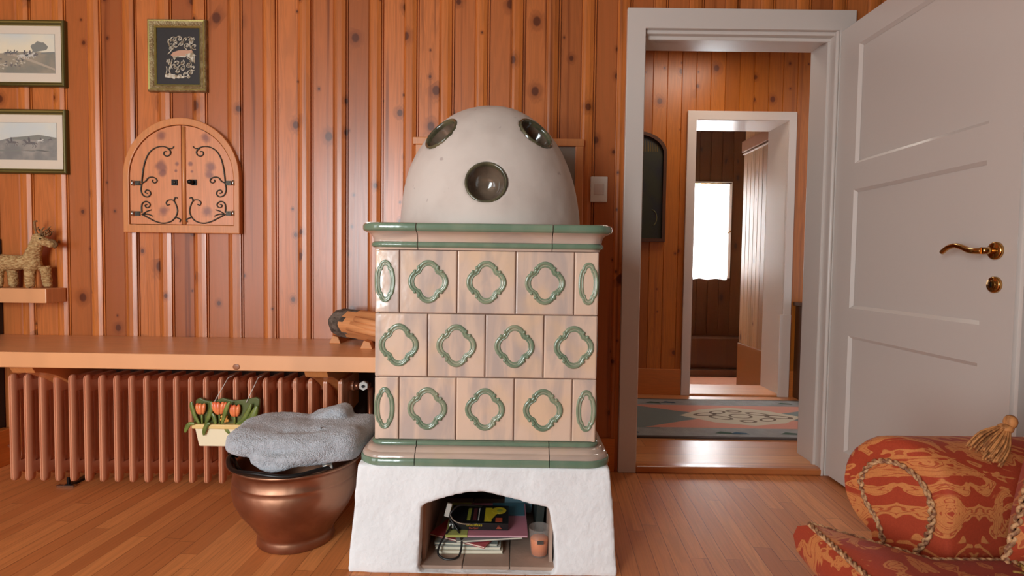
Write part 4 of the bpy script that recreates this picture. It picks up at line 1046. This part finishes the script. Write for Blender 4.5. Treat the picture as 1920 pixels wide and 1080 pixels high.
# ------------------------------------------------------------------ pictures on the wall
def framed(name, x0, x1, z0, z1, label, fw, mats, prof, mat_w, depth=.022):
    t = thing(name, ((x0+x1)/2, YB, z0), label, 'picture')
    mb = MB(); R_ = []
    for e, d, _ in prof:
        R_.append([(x0+e,YB-d,z0+e),(x1-e,YB-d,z0+e),(x1-e,YB-d,z1-e),(x0+e,YB-d,z1-e)])
    for k in range(len(R_)-1):
        mb.add(R_[k]+R_[k+1], [(j,(j+1)%4,4+(j+1)%4,4+j) for j in range(4)], prof[k][2])
    mb.add(R_[0],[(3,2,1,0)],0)
    build(mb,'frame',mats,t,merge=False); return t
PF = [(0,-.004,0),(0,.018,0),(.003,.023,0),(.007,.024,1),(.010,.022,1),(.0115,.019,0),(.017,.017,0),(.019,.013,1),(.0215,.012,1),(.0215,.006,0)]
sky1 = plain('print_sky', S(206,212,208), .6, col2=S(238,224,190), vscale=5)
field = plain('print_field', S(150,134,104), .7, col2=S(118,112,90), vscale=14)
field2 = plain('print_moor', S(150,142,128), .7, col2=S(110,106,98), vscale=16)
tree = flat('print_tree',(112,112,98)); horse = flat('print_white_horse',(206,200,186)); hdark = flat('print_dark_horse',(74,66,62)); rider = flat('print_rider',(52,42,44)); road = flat('print_road',(176,156,128)); hound = flat('print_hound',(200,186,158))
def horse_polys(x, z, s, flip=1):
    f = lambda P: [(x+flip*a*s, z+b_*s) for a, b_ in P]
    bod = f([(-1,.1),(-.9,.35),(-.3,.42),(.4,.38),(.75,.75),(1.0,.85),(1.25,.6),(1.2,.5),(.95,.55),(.8,.2),(.5,.0),(-.3,-.02),(-.8,.0)])
    legs = [f([(-.85,.05),(-.7,.0),(-1.05,-.35),(-.95,-.6),(-1.05,-.62),(-1.2,-.33)]), f([(-.6,.03),(-.45,.0),(-.6,-.35),(-.4,-.6),(-.5,-.62),(-.72,-.36)]), f([(.4,.05),(.6,.05),(.95,-.15),(.9,-.45),(.82,-.45),(.84,-.2)]), f([(.55,.1),(.72,.1),(1.2,.05),(1.35,-.15),(1.27,-.18),(1.15,-.04)]), f([(-1,.3),(-1.3,.2),(-1.45,-.05),(-1.3,.0),(-1.0,.15)])]
    man = f([(-.15,.38),(.2,.38),(.25,.6),(.3,.95),(.22,1.2),(.05,1.25),(-.05,1.1),(-.1,.8)])
    return bod, legs, man
for idx, (z0, z1) in enumerate(((1.664,1.949),(1.288,1.567))):
    lab = ['gilt framed hunting print with white horses and hounds, upper left of the wall','gilt framed hunting print with dark galloping horses, hung below the other print'][idx]
    x0, x1 = -2.46, -1.968
    t = framed('framed_print', x0, x1, z0, z1, lab, .02, [goldd_m, goldl_m], PF, 0)
    t['group'] = 'hunting prints at the left end of the wall'
    mb = MB(); ya = YB-.006; mb.add([(x0+.02,ya,z0+.02),(x1-.02,ya,z0+.02),(x1-.02,ya,z1-.02),(x0+.02,ya,z1-.02)],[(0,1,2,3)]); build(mb,'mount',[matb],t)
    mb = MB(); a0, a1, b0, b1 = x0+.045, x1-.053, z0+.062, z1-.056; W_ = a1-a0; H_ = b1-b0
    if idx: b0 += 0
    q = lambda u, v: (a0+u*W_, b0+v*H_)
    def pg(pts, mi, h): artpoly([q(u,v) for u,v in pts], mi, h, ya-.0004, mb)
    def pgw(pts, mi, h): artpoly(pts, mi, h, ya-.0004, mb)
    pg([(-.004,-.006),(1.004,-.006),(1.004,1.006),(-.004,1.006)],7,.0)
    pg([(0,0),(1,0),(1,1),(0,1)],0,.0002)
    if idx == 0:
        pg([(0,0),(1,0),(1,.52),(.7,.55),(.4,.5),(0,.53)],1,.0004)
        pg([(.55,.48),(.66,.42),(1,.12),(1,.07),(.6,.40),(.45,.46)],5,.0006)
        pg([(.74,.52)]+[(.83+.09*math.cos(a)*(1+.12*math.sin(5*a)), .64+.17*math.sin(a)*(1+.12*math.cos(7*a))) for a in [k*PI/12 for k in range(-1,14)]]+[(.75,.54)],2,.0006)
        pg([(0,.5),(0,.72),(.06,.7),(.1,.55),(.12,.48)],2,.0006)
        pg([(.85,.53),(1,.55),(1,.50),(.85,.49)],2,.0007)
        B_ = ((.66,.42,.036,1,3),(.72,.43,.033,1,3),(.55,.50,.022,1,4),(.48,.50,.022,1,4),(.30,.46,.036,1,4),(.16,.46,.036,1,3),(.79,.45,.016,1,4))
    else:
        pg([(0,0),(1,0),(1,.58),(.7,.64),(.5,.60),(.35,.50),(0,.54)],1,.0004)
        pg([(.5,.58),(.8,.68),(.95,.62),(1,.60),(1,.54),(.5,.54)],2,.0005)
        B_ = ((.50,.44,.034,-1,4),(.70,.42,.040,-1,4),(.82,.50,.020,1,3),(.93,.54,.014,1,4),(.24,.42,.036,-1,4),(.12,.44,.03,-1,3))
        for k in range(5): pg([(.1+.17*k,.2+.02*k),(.25+.17*k,.22),(.3+.15*k,.26),(.15+.15*k,.25)],2,.0006)
    for (u, v, s_, fl, mi) in B_:
        c = q(u,v); bo, lg_, man = horse_polys(c[0], c[1], s_*.62, fl)
        for l in lg_: pgw(l, mi, .0009)
        pgw(bo, mi, .0011); pgw(man, 6, .0013)
    rr = random.Random(idx)
    for k in range(44 if idx == 0 else 4):
        u, v = (rr.uniform(.1,.68), rr.uniform(.10,.36)) if idx == 0 else (rr.uniform(.1,.3), rr.uniform(.1,.2))
        c = q(u, v); s_ = .004
        pgw([(c[0]-s_,c[1]),(c[0]-s_*.8,c[1]+s_*.9),(c[0]+s_*.9,c[1]+s_),(c[0]+s_*1.3,c[1]+s_*1.6),(c[0]+s_*1.5,c[1]+s_*.6),(c[0]+s_,c[1]-s_),(c[0]+s_*.6,c[1]-s_),(c[0]+s_*.4,c[1])], 8 if k%3 else 4, .0009)
    build(mb,'print',[sky1, field if idx == 0 else field2, tree, horse, hdark, road, rider, flat('print_line',(130,124,112)), hound],t,merge=False)
    mgl = MATS.get('picture_glass')
    if not mgl:
        mgl, nt, b = nodes('picture_glass'); b.inputs['Base Color'].default_value=(1,1,1,1); b.inputs['Roughness'].default_value=.03; b.inputs['Alpha'].default_value=.06; b.inputs['Specular IOR Level'].default_value=.5
    mb = MB(); mb.box((x0+.02,YB-.0115,z0+.02),(x1-.02,YB-.0095,z1-.02)); build(mb,'glass',[mgl],t)
# small gold framed black engraving
GF = [(0,-.004,0),(0,.016,0),(.003,.022,0),(.006,.024,1),(.011,.023,0),(.022,.020,0),(.028,.016,1),(.0315,.013,1),(.034,.010,0),(.034,.005,0)]
x0, x1, z0, z1 = -1.608, -1.352, 1.650, 1.960
t = framed('framed_engraving', x0, x1, z0, z1, 'wide gold framed black picture with a silver stag among flowers', .034, [gold_m, goldl_m], GF, 0)
mb = MB(); ya = YB-.006; mb.add([(x0+.03,ya,z0+.03),(x1-.03,ya,z0+.03),(x1-.03,ya,z1-.03),(x0+.03,ya,z1-.03)],[(0,1,2,3)]); build(mb,'black_ground',[blackc],t)
mb = MB(); rr = random.Random(5)
def e2w(zx, zy): p = at(270+zx/6.97, 30+zy/6.97, YB-.0065); return (p.x, p.z)
def curl(cx_, cy_, r, a0, turns, wd, mi=0):
    P = []
    for k in range(18):
        tt = k/17; a = a0+turns*2*PI*tt; q = r*(1-.8*tt); x_, z_ = e2w(cx_+q*math.cos(a), cy_+q*math.sin(a)); P.append((x_, ya-.0006, z_))
    mb.tube(P, wd, 5, mi, False, .3, (0,-1,0))
for cx_, cy_, r, a0, tn in ((340,330,40,1,.9),(390,310,45,3,1.1),(460,300,50,2,1.2),(480,360,35,5,1),(410,370,45,0,1),(560,390,38,2,1.2),(600,310,40,4,1),(655,400,40,1,1.1),(620,350,30,3,.9),(350,420,40,5,1),(540,310,32,2,1),(640,300,22,0,1),
    (430,620,50,1,1.1),(500,680,55,3,1.2),(580,640,50,5,1),(610,740,45,2,1.3),(430,720,45,4,1),(540,760,40,0,1),(390,660,35,2,1),(640,680,35,1,1),(500,610,35,5,1),(470,790,30,2,1),(320,600,25,3,1),(390,790,30,1,1),(580,800,25,4,1)):
    curl(cx_, cy_, r, a0, tn, .0022); curl(cx_+8, cy_-10, r*.55, a0+2, tn, .0018)
for P in (((330,560),(345,640),(330,700),(345,760)), ((370,560),(355,630),(340,700)), ((300,570),(330,640)), ((280,790),(300,700),(290,660)), ((600,450),(650,500),(660,600)), ((620,440),(600,380),(610,330)), ((560,440),(520,400)), ((310,500),(360,440),(330,380),(320,300)), ((620,520),(650,570),(665,620)),((560,540),(600,570),(640,600))):
    mb.tube(spline([(e2w(*p)[0], ya-.0006, e2w(*p)[1]) for p in P],5), .0028, 5, 0, False, .3, (0,-1,0))
artpoly([e2w(*p) for p in ((350,510),(380,475),(450,450),(520,445),(580,450),(620,440),(640,470),(600,500),(560,520),(500,530),(430,525),(380,535))],1,.0012,ya,mb)
artpoly([e2w(*p) for p in ((380,530),(440,520),(500,525),(560,520),(540,545),(480,540),(420,545),(400,580),(385,560))],0,.0014,ya,mb)
artpoly([e2w(*p) for p in ((275,770),(330,750),(400,770),(470,785),(540,790),(520,815),(430,815),(340,810),(275,800))],0,.0012,ya,mb)
artpoly([e2w(*p) for p in ((540,500),(620,480),(690,520),(640,515),(665,620),(600,550),(560,530))],0,.0013,ya,mb)
build(mb,'engraving',[silver_m,copperart],t,merge=False)
# ------------------------------------------------------------------ arched wall cupboard
cup = thing('arched_cupboard', (-1.462,YB,1.037), 'small arched pine wall cupboard with two doors and black iron hinges', 'cupboard')
ccx = -1.4615; ow, iw = .2545, .229; zb, zib, zsp = 1.037, 1.072, 1.281
def arch2(hw, z0, zs_, n=32): return [(ccx-hw,z0),(ccx+hw,z0)]+[(ccx+hw*math.cos(PI*k/n), zs_+hw*math.sin(PI*k/n)) for k in range(n+1)]
A = arch2(ow, zb, zsp); B = arch2(iw, zib, zsp-.004); n = len(A); yf = YB-.030
mb = MB(); V = [(x,yf,z) for x,z in A]+[(x,yf,z) for x,z in B]+[(x,YB+.004,z) for x,z in A]+[(x,YB-.01,z) for x,z in B]
mb.add(V,[(j,(j+1)%n,n+(j+1)%n,n+j) for j in range(n)]+[(j,2*n+j,2*n+(j+1)%n,(j+1)%n) for j in range(n)]+[(n+j,n+(j+1)%n,3*n+(j+1)%n,3*n+j) for j in range(n)])
build(mb,'frame',[cab_w],cup,bevel=.0025)
lf = []
g = .0015
for s_ in (-1,1):
    n = 20; hw = iw-.0025; P = [(ccx+s_*g,zib+.002),(ccx+s_*hw,zib+.002)]
    for k in range(n+1):
        a = PI/2*k/n; P.append((ccx+s_*max(g,hw*math.cos(a)), zsp-.004+hw*math.sin(a)*.999))
    mb = MB(); mb.prism(P if s_ > 0 else P[::-1], yf+.006, YB-.008)
    d = build(mb,'door',[leaf_w],cup,origin=(ccx+s_*iw/2,yf+.006,zib),bevel=.0008); lf.append(d)
    if s_ > 0:
        mb = MB(); mb.tube([(ccx+.012,yf+.004,zib+.003),(ccx+.012,yf+.004,zsp+iw-.012)],.008,12); build(mb,'astragal',[cab_w],d)
def hz_(zx, zy, s_):
    if s_ > 0: zx = 1030-zx
    p = at(220+zx/4.154, 200+zy/4.154, yf+.003); return (p.x, yf+.003, p.z)
SCR = [[(190,590),(195,540),(205,470),(225,400),(260,345),(310,315),(360,310),(405,325),(430,322),(440,308)],
 [(385,318),(412,345),(410,372),(385,386),(362,372),(366,350),(386,350)],
 [(190,595),(220,580),(240,555),(270,548),(300,560),(308,580),(290,594),(272,582),(278,568)],
 [(190,600),(184,650),(200,690),(235,702),(258,682),(250,656),(225,650),(216,668),(234,676)]]
SCR2 = [[(190,838),(240,865),(300,895),(360,908),(420,892),(455,855),(468,810),(455,760),(435,730),(400,728),(380,745),(388,768),(408,760)],
 [(440,738),(450,708),(468,712)], [(190,825),(188,780),(197,750),(225,738),(252,755),(250,778),(228,786),(214,770),(232,760)],
 [(200,835),(230,815),(265,803)], [(205,838),(240,838),(275,852)], [(455,862),(490,878),(485,900)]]
for s_, d in zip((-1,1), lf):
    for grp, zc in ((SCR,595),(SCR2,832)):
        mb = MB()
        for P in grp: mb.tube(spline([hz_(a,b_,s_) for a,b_ in P],5), lambda t: .0030-.0008*t, 8)
        c = Vector(hz_(160,zc,s_)); mb.box((c.x-.012,yf-.001,c.z-.0095),(c.x+.010,yf+.007,c.z+.0095))
        c2 = Vector(hz_(123,zc,s_)); h_ = build(mb,'hinge_scroll',[iron],d)
        mb = MB(); mb.tube([(c2.x,yf-.003,c2.z-.011),(c2.x,yf-.003,c2.z+.011)],.0045,10); build(mb,'hinge_pin',[chrome],h_)
    c = Vector(hz_(445 if s_ < 0 else 1030-595,590,s_)); mb = MB(); mb.box((c.x-.0125,yf+.001,c.z-.0125),(c.x+.0125,yf+.007,c.z+.0125))
    if s_ < 0: mb.ell((c.x+.002,yf-.001,c.z),(.006,.004,.007),10,1)
    else: mb.ell((c.x-.006,yf-.013,c.z),(.013,.013,.011),14,0)
    build(mb,'knob' if s_ > 0 else 'key_plate',[irond,iron],d)
# ------------------------------------------------------------------ shelf and straw deer
mb = MB(); mb.box((-2.42,2.385,.727),(-1.991,YB-.007,.789)); tag(build(mb,'wall_shelf',[bench_w],origin=(-2.13,2.44,.727),bevel=.003),'short thick pine wall shelf at the left under the prints','shelf')
dr = thing('straw_deer', (-2.11,2.445,.789), 'woven straw deer figurine standing on the small wall shelf', 'figurine')
mb = MB(); Yd = 2.437
def cap(a, b_, r0, r1, k=5): mb.tube([Vector(a)+(Vector(b_)-Vector(a))*i/k for i in range(k+1)], [r0+(r1-r0)*i/k for i in range(k+1)], 14)
zS = .789
cap((-2.222,Yd,zS+.108),(-2.095,Yd,zS+.110),.034,.031); mb.ell((-2.222,Yd,zS+.108),(.036,.032,.036)); mb.ell((-2.09,Yd,zS+.108),(.036,.032,.038))
cap((-2.10,Yd,zS+.11),(-2.066,Yd,zS+.20),.034,.024); mb.ell((-2.06,Yd-.002,zS+.212),(.028,.022,.026))
cap((-2.055,Yd-.004,zS+.208),(-2.005,Yd-.008,zS+.192),.022,.015); mb.ell((-2.003,Yd-.008,zS+.190),(.017,.015,.015))
for (x, dy, lean) in ((-2.226,-.020,.004),(-2.196,.024,.0),(-2.090,-.020,.004),(-2.050,.022,.006)):
    cap((x,Yd+dy*.8,zS+.095),(x+lean,Yd+dy,zS+.014),.021,.018); mb.ell((x+lean,Yd+dy,zS+.014),(.018,.018,.014))
db = build(mb,'body',[straw_m],dr,origin=(-2.11,Yd,zS))
remesh(db,.004,3,amp=.002,scale=60,fine=.0016,fscale=140)
mb = MB()
rr = random.Random(3)
mb.tube(spline([(-2.066,Yd,zS+.225),(-2.076,Yd,zS+.26),(-2.074,Yd-.004,zS+.285),(-2.06,Yd-.01,zS+.288)],5),.0045,8)
mb.tube(spline([(-2.055,Yd,zS+.225),(-2.05,Yd,zS+.242),(-2.06,Yd-.004,zS+.255)],5),.004,8)
for k in range(16):
    a = Vector((-2.035+rr.uniform(-.012,.014),Yd+rr.uniform(-.012,.012),zS+.225)); P = [a]; 
    for j in range(4): P.append(P[-1]+Vector((rr.uniform(-.009,.012),rr.uniform(-.010,.008),rr.uniform(-.002,.014))))
    mb.tube(spline(P,3),.0022,6)
build(mb,'antlers',[plain('dark_twig_straw',S(150,110,70),.8,col2=S(110,78,46),vscale=60)],dr)
mb = MB(); mb.ell((-2.035,Yd-.0245,zS+.213),(.0035,.003,.0035),10); build(mb,'eye',[irond],dr)
mb = MB(); mb.tube(spline([(-2.01,Yd-.01,zS+.205),(-1.99,Yd-.01,zS+.205),(-1.978,Yd-.006,zS+.188),(-1.99,Yd-.008,zS+.176)],4),.006,8); build(mb,'dark_muzzle',[plain('dark_muzzle',S(110,76,40),.8)],dr)
mb = MB(); mb.tube(spline([(-.945,YB-.001,2.10),(-.945,YB-.02,2.085),(-.93,YB-.03,2.068),(-.905,YB-.032,2.080),(-.90,YB-.03,2.11)],5),.006,8)
tag(build(mb,'wall_hook',[irond],origin=(-.93,YB-.02,2.07)),'small dark metal hook at the very top of the pine wall','hook')
# ------------------------------------------------------------------ armchair
ch = thing('armchair', (1.05,.82,0), 'red and gold damask armchair with rolled arms in the lower right corner', 'armchair')
AX0, AX1 = .775, 1.30
def roll_sec(yc, side):
    """arm cross-section in (y,z): roll on top, narrower neck and panel below; side=+1 far arm"""
    P = []
    for k in range(25):
        a = math.radians(-60+k*300/24)
        P.append((yc+side*(.012)+.118*math.cos(a)*1.0, .452+.108*math.sin(a)))
    return P
def arm(yc, side, nm):
    mb = MB(); S_ = []
    R_ = .112; zc = .450; cy0 = yc+side*.02
    # outline, inner bottom -> inner side -> roll -> outer neck -> outer bottom
    P = [(-.085,.12),(-.085,.30),(-.088,.36)]
    for k in range(21):
        a = math.radians(200-k*250/20); P.append((.02+R_*math.cos(a), zc+R_*1.02*math.sin(a)))
    P += [(.062,.345),(.055,.30),(.058,.12)]
    pts = [(yc+side*y, z) for y, z in P]
    lv = [(0,.90),(.006,.965),(.018,1.0)]+[(t,1.0) for t in (.06,.12,.2,.3,.4,.5)]
    cyy, czz = yc+side*.01, .36
    rs = []
    for t, s_ in lv:
        rs.append([(AX0+t+.36*max(0,1-t/.3)*(.11-side*(y-yc)), cyy+(y-cyy)*s_, czz+(z-czz)*(s_ if z > czz else 1)) for y, z in pts])
    mb.rings(rs, smooth=True)
    o = build(mb,'arm',[dam],ch,smooth_angle=.9)
    # cord outlining the arm front
    mb = MB(); Q = []
    IN = [(-.045,.27),(-.040,.34),(-.068,.39),(-.070,.45),(-.045,.505),(.0,.522),(.05,.515),(.083,.475),(.080,.425),(.052,.385),(.038,.34),(.035,.29)]
    IN = [(-.050,.26),(-.030,.33),(-.052,.38),(-.060,.44),(-.040,.49),(.005,.513),(.055,.500),(.082,.455),(.072,.41),(.045,.375),(.030,.33),(.028,.27)]
    Q = spline([(AX0-.003+.36*(.11-y), yc+side*y, z) for y, z in IN],6)
    twist(mb, Q, .0060)
    build(mb,'arm_cord',[cord_m],o)
    return o
def twist(mb, Q, r, turns=None):
    """two-strand rope along a path"""
    Q = [Vector(q) for q in Q]; L_ = [0]
    for a, b_ in zip(Q, Q[1:]): L_.append(L_[-1]+(b_-a).length)
    tot = L_[-1]; n = max(12, int(tot/(r*.55)))
    pts = []; j = 0
    for k in range(n+1):
        s_ = tot*k/n
        while j < len(Q)-2 and L_[j+1] < s_: j += 1
        f = (s_-L_[j])/max(1e-9, L_[j+1]-L_[j]); pts.append(Q[j].lerp(Q[j+1], f))
    for ph in (0, PI):
        out = []
        for k in range(n+1):
            t = (pts[min(k+1,n)]-pts[max(k-1,0)]).normalized(); u_ = t.orthogonal() if abs(t.z) > .95 else Vector((0,0,1)).cross(t).normalized(); v_ = t.cross(u_)
            a = 2*PI*(tot*k/n)/(r*5.5)+ph
            out.append(pts[k]+(u_*math.cos(a)+v_*math.sin(a))*r*.5)
        mb.tube(out, r*.58, 6)
arm(1.165, 1, 'arm'); arm(.47, -1, 'arm')
# seat cushion with ears in front of the arms
def cushion_poly():
    return [(.612,.40),(.76,.385),(.775,.575),(1.28,.575),(1.28,1.06),(.79,1.06),(.775,1.225),(.635,1.215)]
mb = MB()
poly = [(.622,.42),(.765,.42),(.77,.58),(1.27,.58),(1.27,1.055),(.80,1.055),(.645,1.205)]
n = len(poly); cxm, cym = .95, .81
def off(P, d):
    out = []
    for k in range(len(P)):
        a, b_, c = Vector(P[k-1]), Vector(P[k]), Vector(P[(k+1)%len(P)])
        n1 = Vector(((b_-a).y, -(b_-a).x)).normalized(); n2 = Vector(((c-b_).y, -(c-b_).x)).normalized()
        m_ = (n1+n2); m_ /= max(.3, m_.length_squared/2)
        out.append(b_+m_*d)
    return out
def dense(P, k=8):
    out = []
    for a, b_ in zip(P, P[1:]+P[:1]):
        for j in range(k): out.append((a[0]+(b_[0]-a[0])*j/k, a[1]+(b_[1]-a[1])*j/k))
    return out
lv = [(-.014,.262),(-.002,.272),(.012,.295),(.016,.325),(.012,.350),(.0,.366),(-.006,.372),(-.03,.381),(-.06,.386)]
rs = []
for d, z in lv:
    rs.append([(p[0],p[1],z) for p in dense([tuple(v) for v in off(poly, d)])])
mb.rings(rs)
seat = build(mb,'seat_cushion',[dam2],ch,smooth_angle=1.2)
mb = MB(); E2 = [tuple(v) for v in off(poly,.001)]; twist(mb, [(p[0],p[1],.368) for p in dense(E2,6)]+[(E2[0][0],E2[0][1],.368)], .0055)
build(mb,'seat_cord',[cord_m],seat)
mb = MB(); mb.prism([(.65,.43),(1.40,.43),(1.40,1.205),(.65,1.205)], .09, .265, 0, 'Z'); build(mb,'seat_base',[dam],ch,bevel=.015)
for x in (.70,1.34):
    for y in (.48,1.155):
        mb = MB(); mb.lathe([(.0005,0),(.016,0),(.024,.09),(.0005,.09)],(x,y,0),16); build(mb,'leg',[dark_w],ch)
mb = MB(); mb.box((1.27,.44,.2),(1.42,1.19,.95)); bk = build(mb,'backrest',[dam],ch,bevel=.05,seg=5)
# throw pillow with tassel and fringe
pl = thing('throw_pillow', (1.09,1.0,.39), 'red and gold pillow with corded edge and tassel propped on the armchair', 'pillow')
mb = MB(); R = Matrix.Rotation(.15,3,'Z') @ Matrix.Rotation(.22,3,'Y'); n = 24; vs = []; c = Vector((1.065,.985,.565)); hw = .185
for i in range(n+1):
    for j in range(n+1):
        u_, v_ = -1+2*i/n, -1+2*j/n
        th = .055*(1-u_**4)**.6*(1-v_**4)**.6 + .002
        pin = 1-.06*(1-u_*u_)*abs(v_)-.06*(1-v_*v_)*abs(u_)
        vs.append((u_*hw*pin, v_*hw*pin, th))
top_ = [c+R @ Vector((x,-t_,z)) for x,z,t_ in vs]; bot = [c+R @ Vector((x,t_,z)) for x,z,t_ in vs]
F_ = [(i*(n+1)+j,(i+1)*(n+1)+j,(i+1)*(n+1)+j+1,i*(n+1)+j+1) for i in range(n) for j in range(n)]
mb.add(top_,F_,0,True); mb.add(bot,[f[::-1] for f in F_],0,True)
E_ = [(-1,-1),(1,-1),(1,1),(-1,1)]
pil = build(mb,'cushion',[dam2],pl,merge=False)
Q = []
for k in range(4):
    a, b_ = E_[k], E_[(k+1)%4]
    for j in range(10):
        u_, v_ = a[0]+(b_[0]-a[0])*j/10, a[1]+(b_[1]-a[1])*j/10; pin = 1-.06*(1-u_*u_)*abs(v_)-.06*(1-v_*v_)*abs(u_)
        Q.append(c+R @ Vector((u_*hw*pin,0,v_*hw*pin)))
mb = MB(); twist(mb, Q+[Q[0]], .0060); build(mb,'edge_cord',[cord_m],pl)
def tassel(nm, top, d, ln, wd):
    mb = MB(); top = Vector(top); d = Vector(d).normalized(); rr = random.Random(hash(nm)%97)
    mb.ell(top+d*.012,(.012,.012,.014),12); mb.ell(top+d*.028,(.014,.014,.010),12)
    o1 = d.orthogonal().normalized(); o2 = d.cross(o1)
    for k in range(70):
        a = rr.uniform(0,2*PI); q = rr.random()**.5; s_ = top+d*.03+(o1*math.cos(a)+o2*math.sin(a))*.010*q
        e = s_+d*ln*rr.uniform(.85,1.08)+(o1*math.cos(a)+o2*math.sin(a))*wd*q
        m_ = (s_+e)/2+(o1*math.cos(a)+o2*math.sin(a))*wd*.3*q
        mb.tube(spline([s_,m_,e],3),.0019,5)
    return build(mb,'tassel',[tassel_m],pl)
tassel('a', at(1902,782,1.08), Vector((-.55,-.02,-.72)), .062, .022)
mb = MB(); rr = random.Random(11)
for k in range(170):
    s_ = Vector((1.30-.43*rr.random(), .915+rr.uniform(-.05,.05), .400+rr.uniform(0,.02))); P = [s_]
    dv = Vector((rr.uniform(-1,1),rr.uniform(-1,.3),rr.uniform(-.4,.8))).normalized()*.012
    for j in range(2): P.append(P[-1]+dv+Vector((0,0,-.004*j)))
    mb.tube(spline(P,2),.0022,5)
fr = build(mb,'fringe',[fringe_m],pl)

_rz = 0.02; _p0 = Vector((.79,1.165,0)); _Rm = Matrix.Rotation(_rz, 3, 'Z')
ch.rotation_euler = (0,0,_rz); ch.location = _p0 - _Rm @ (_p0 - ch.location)
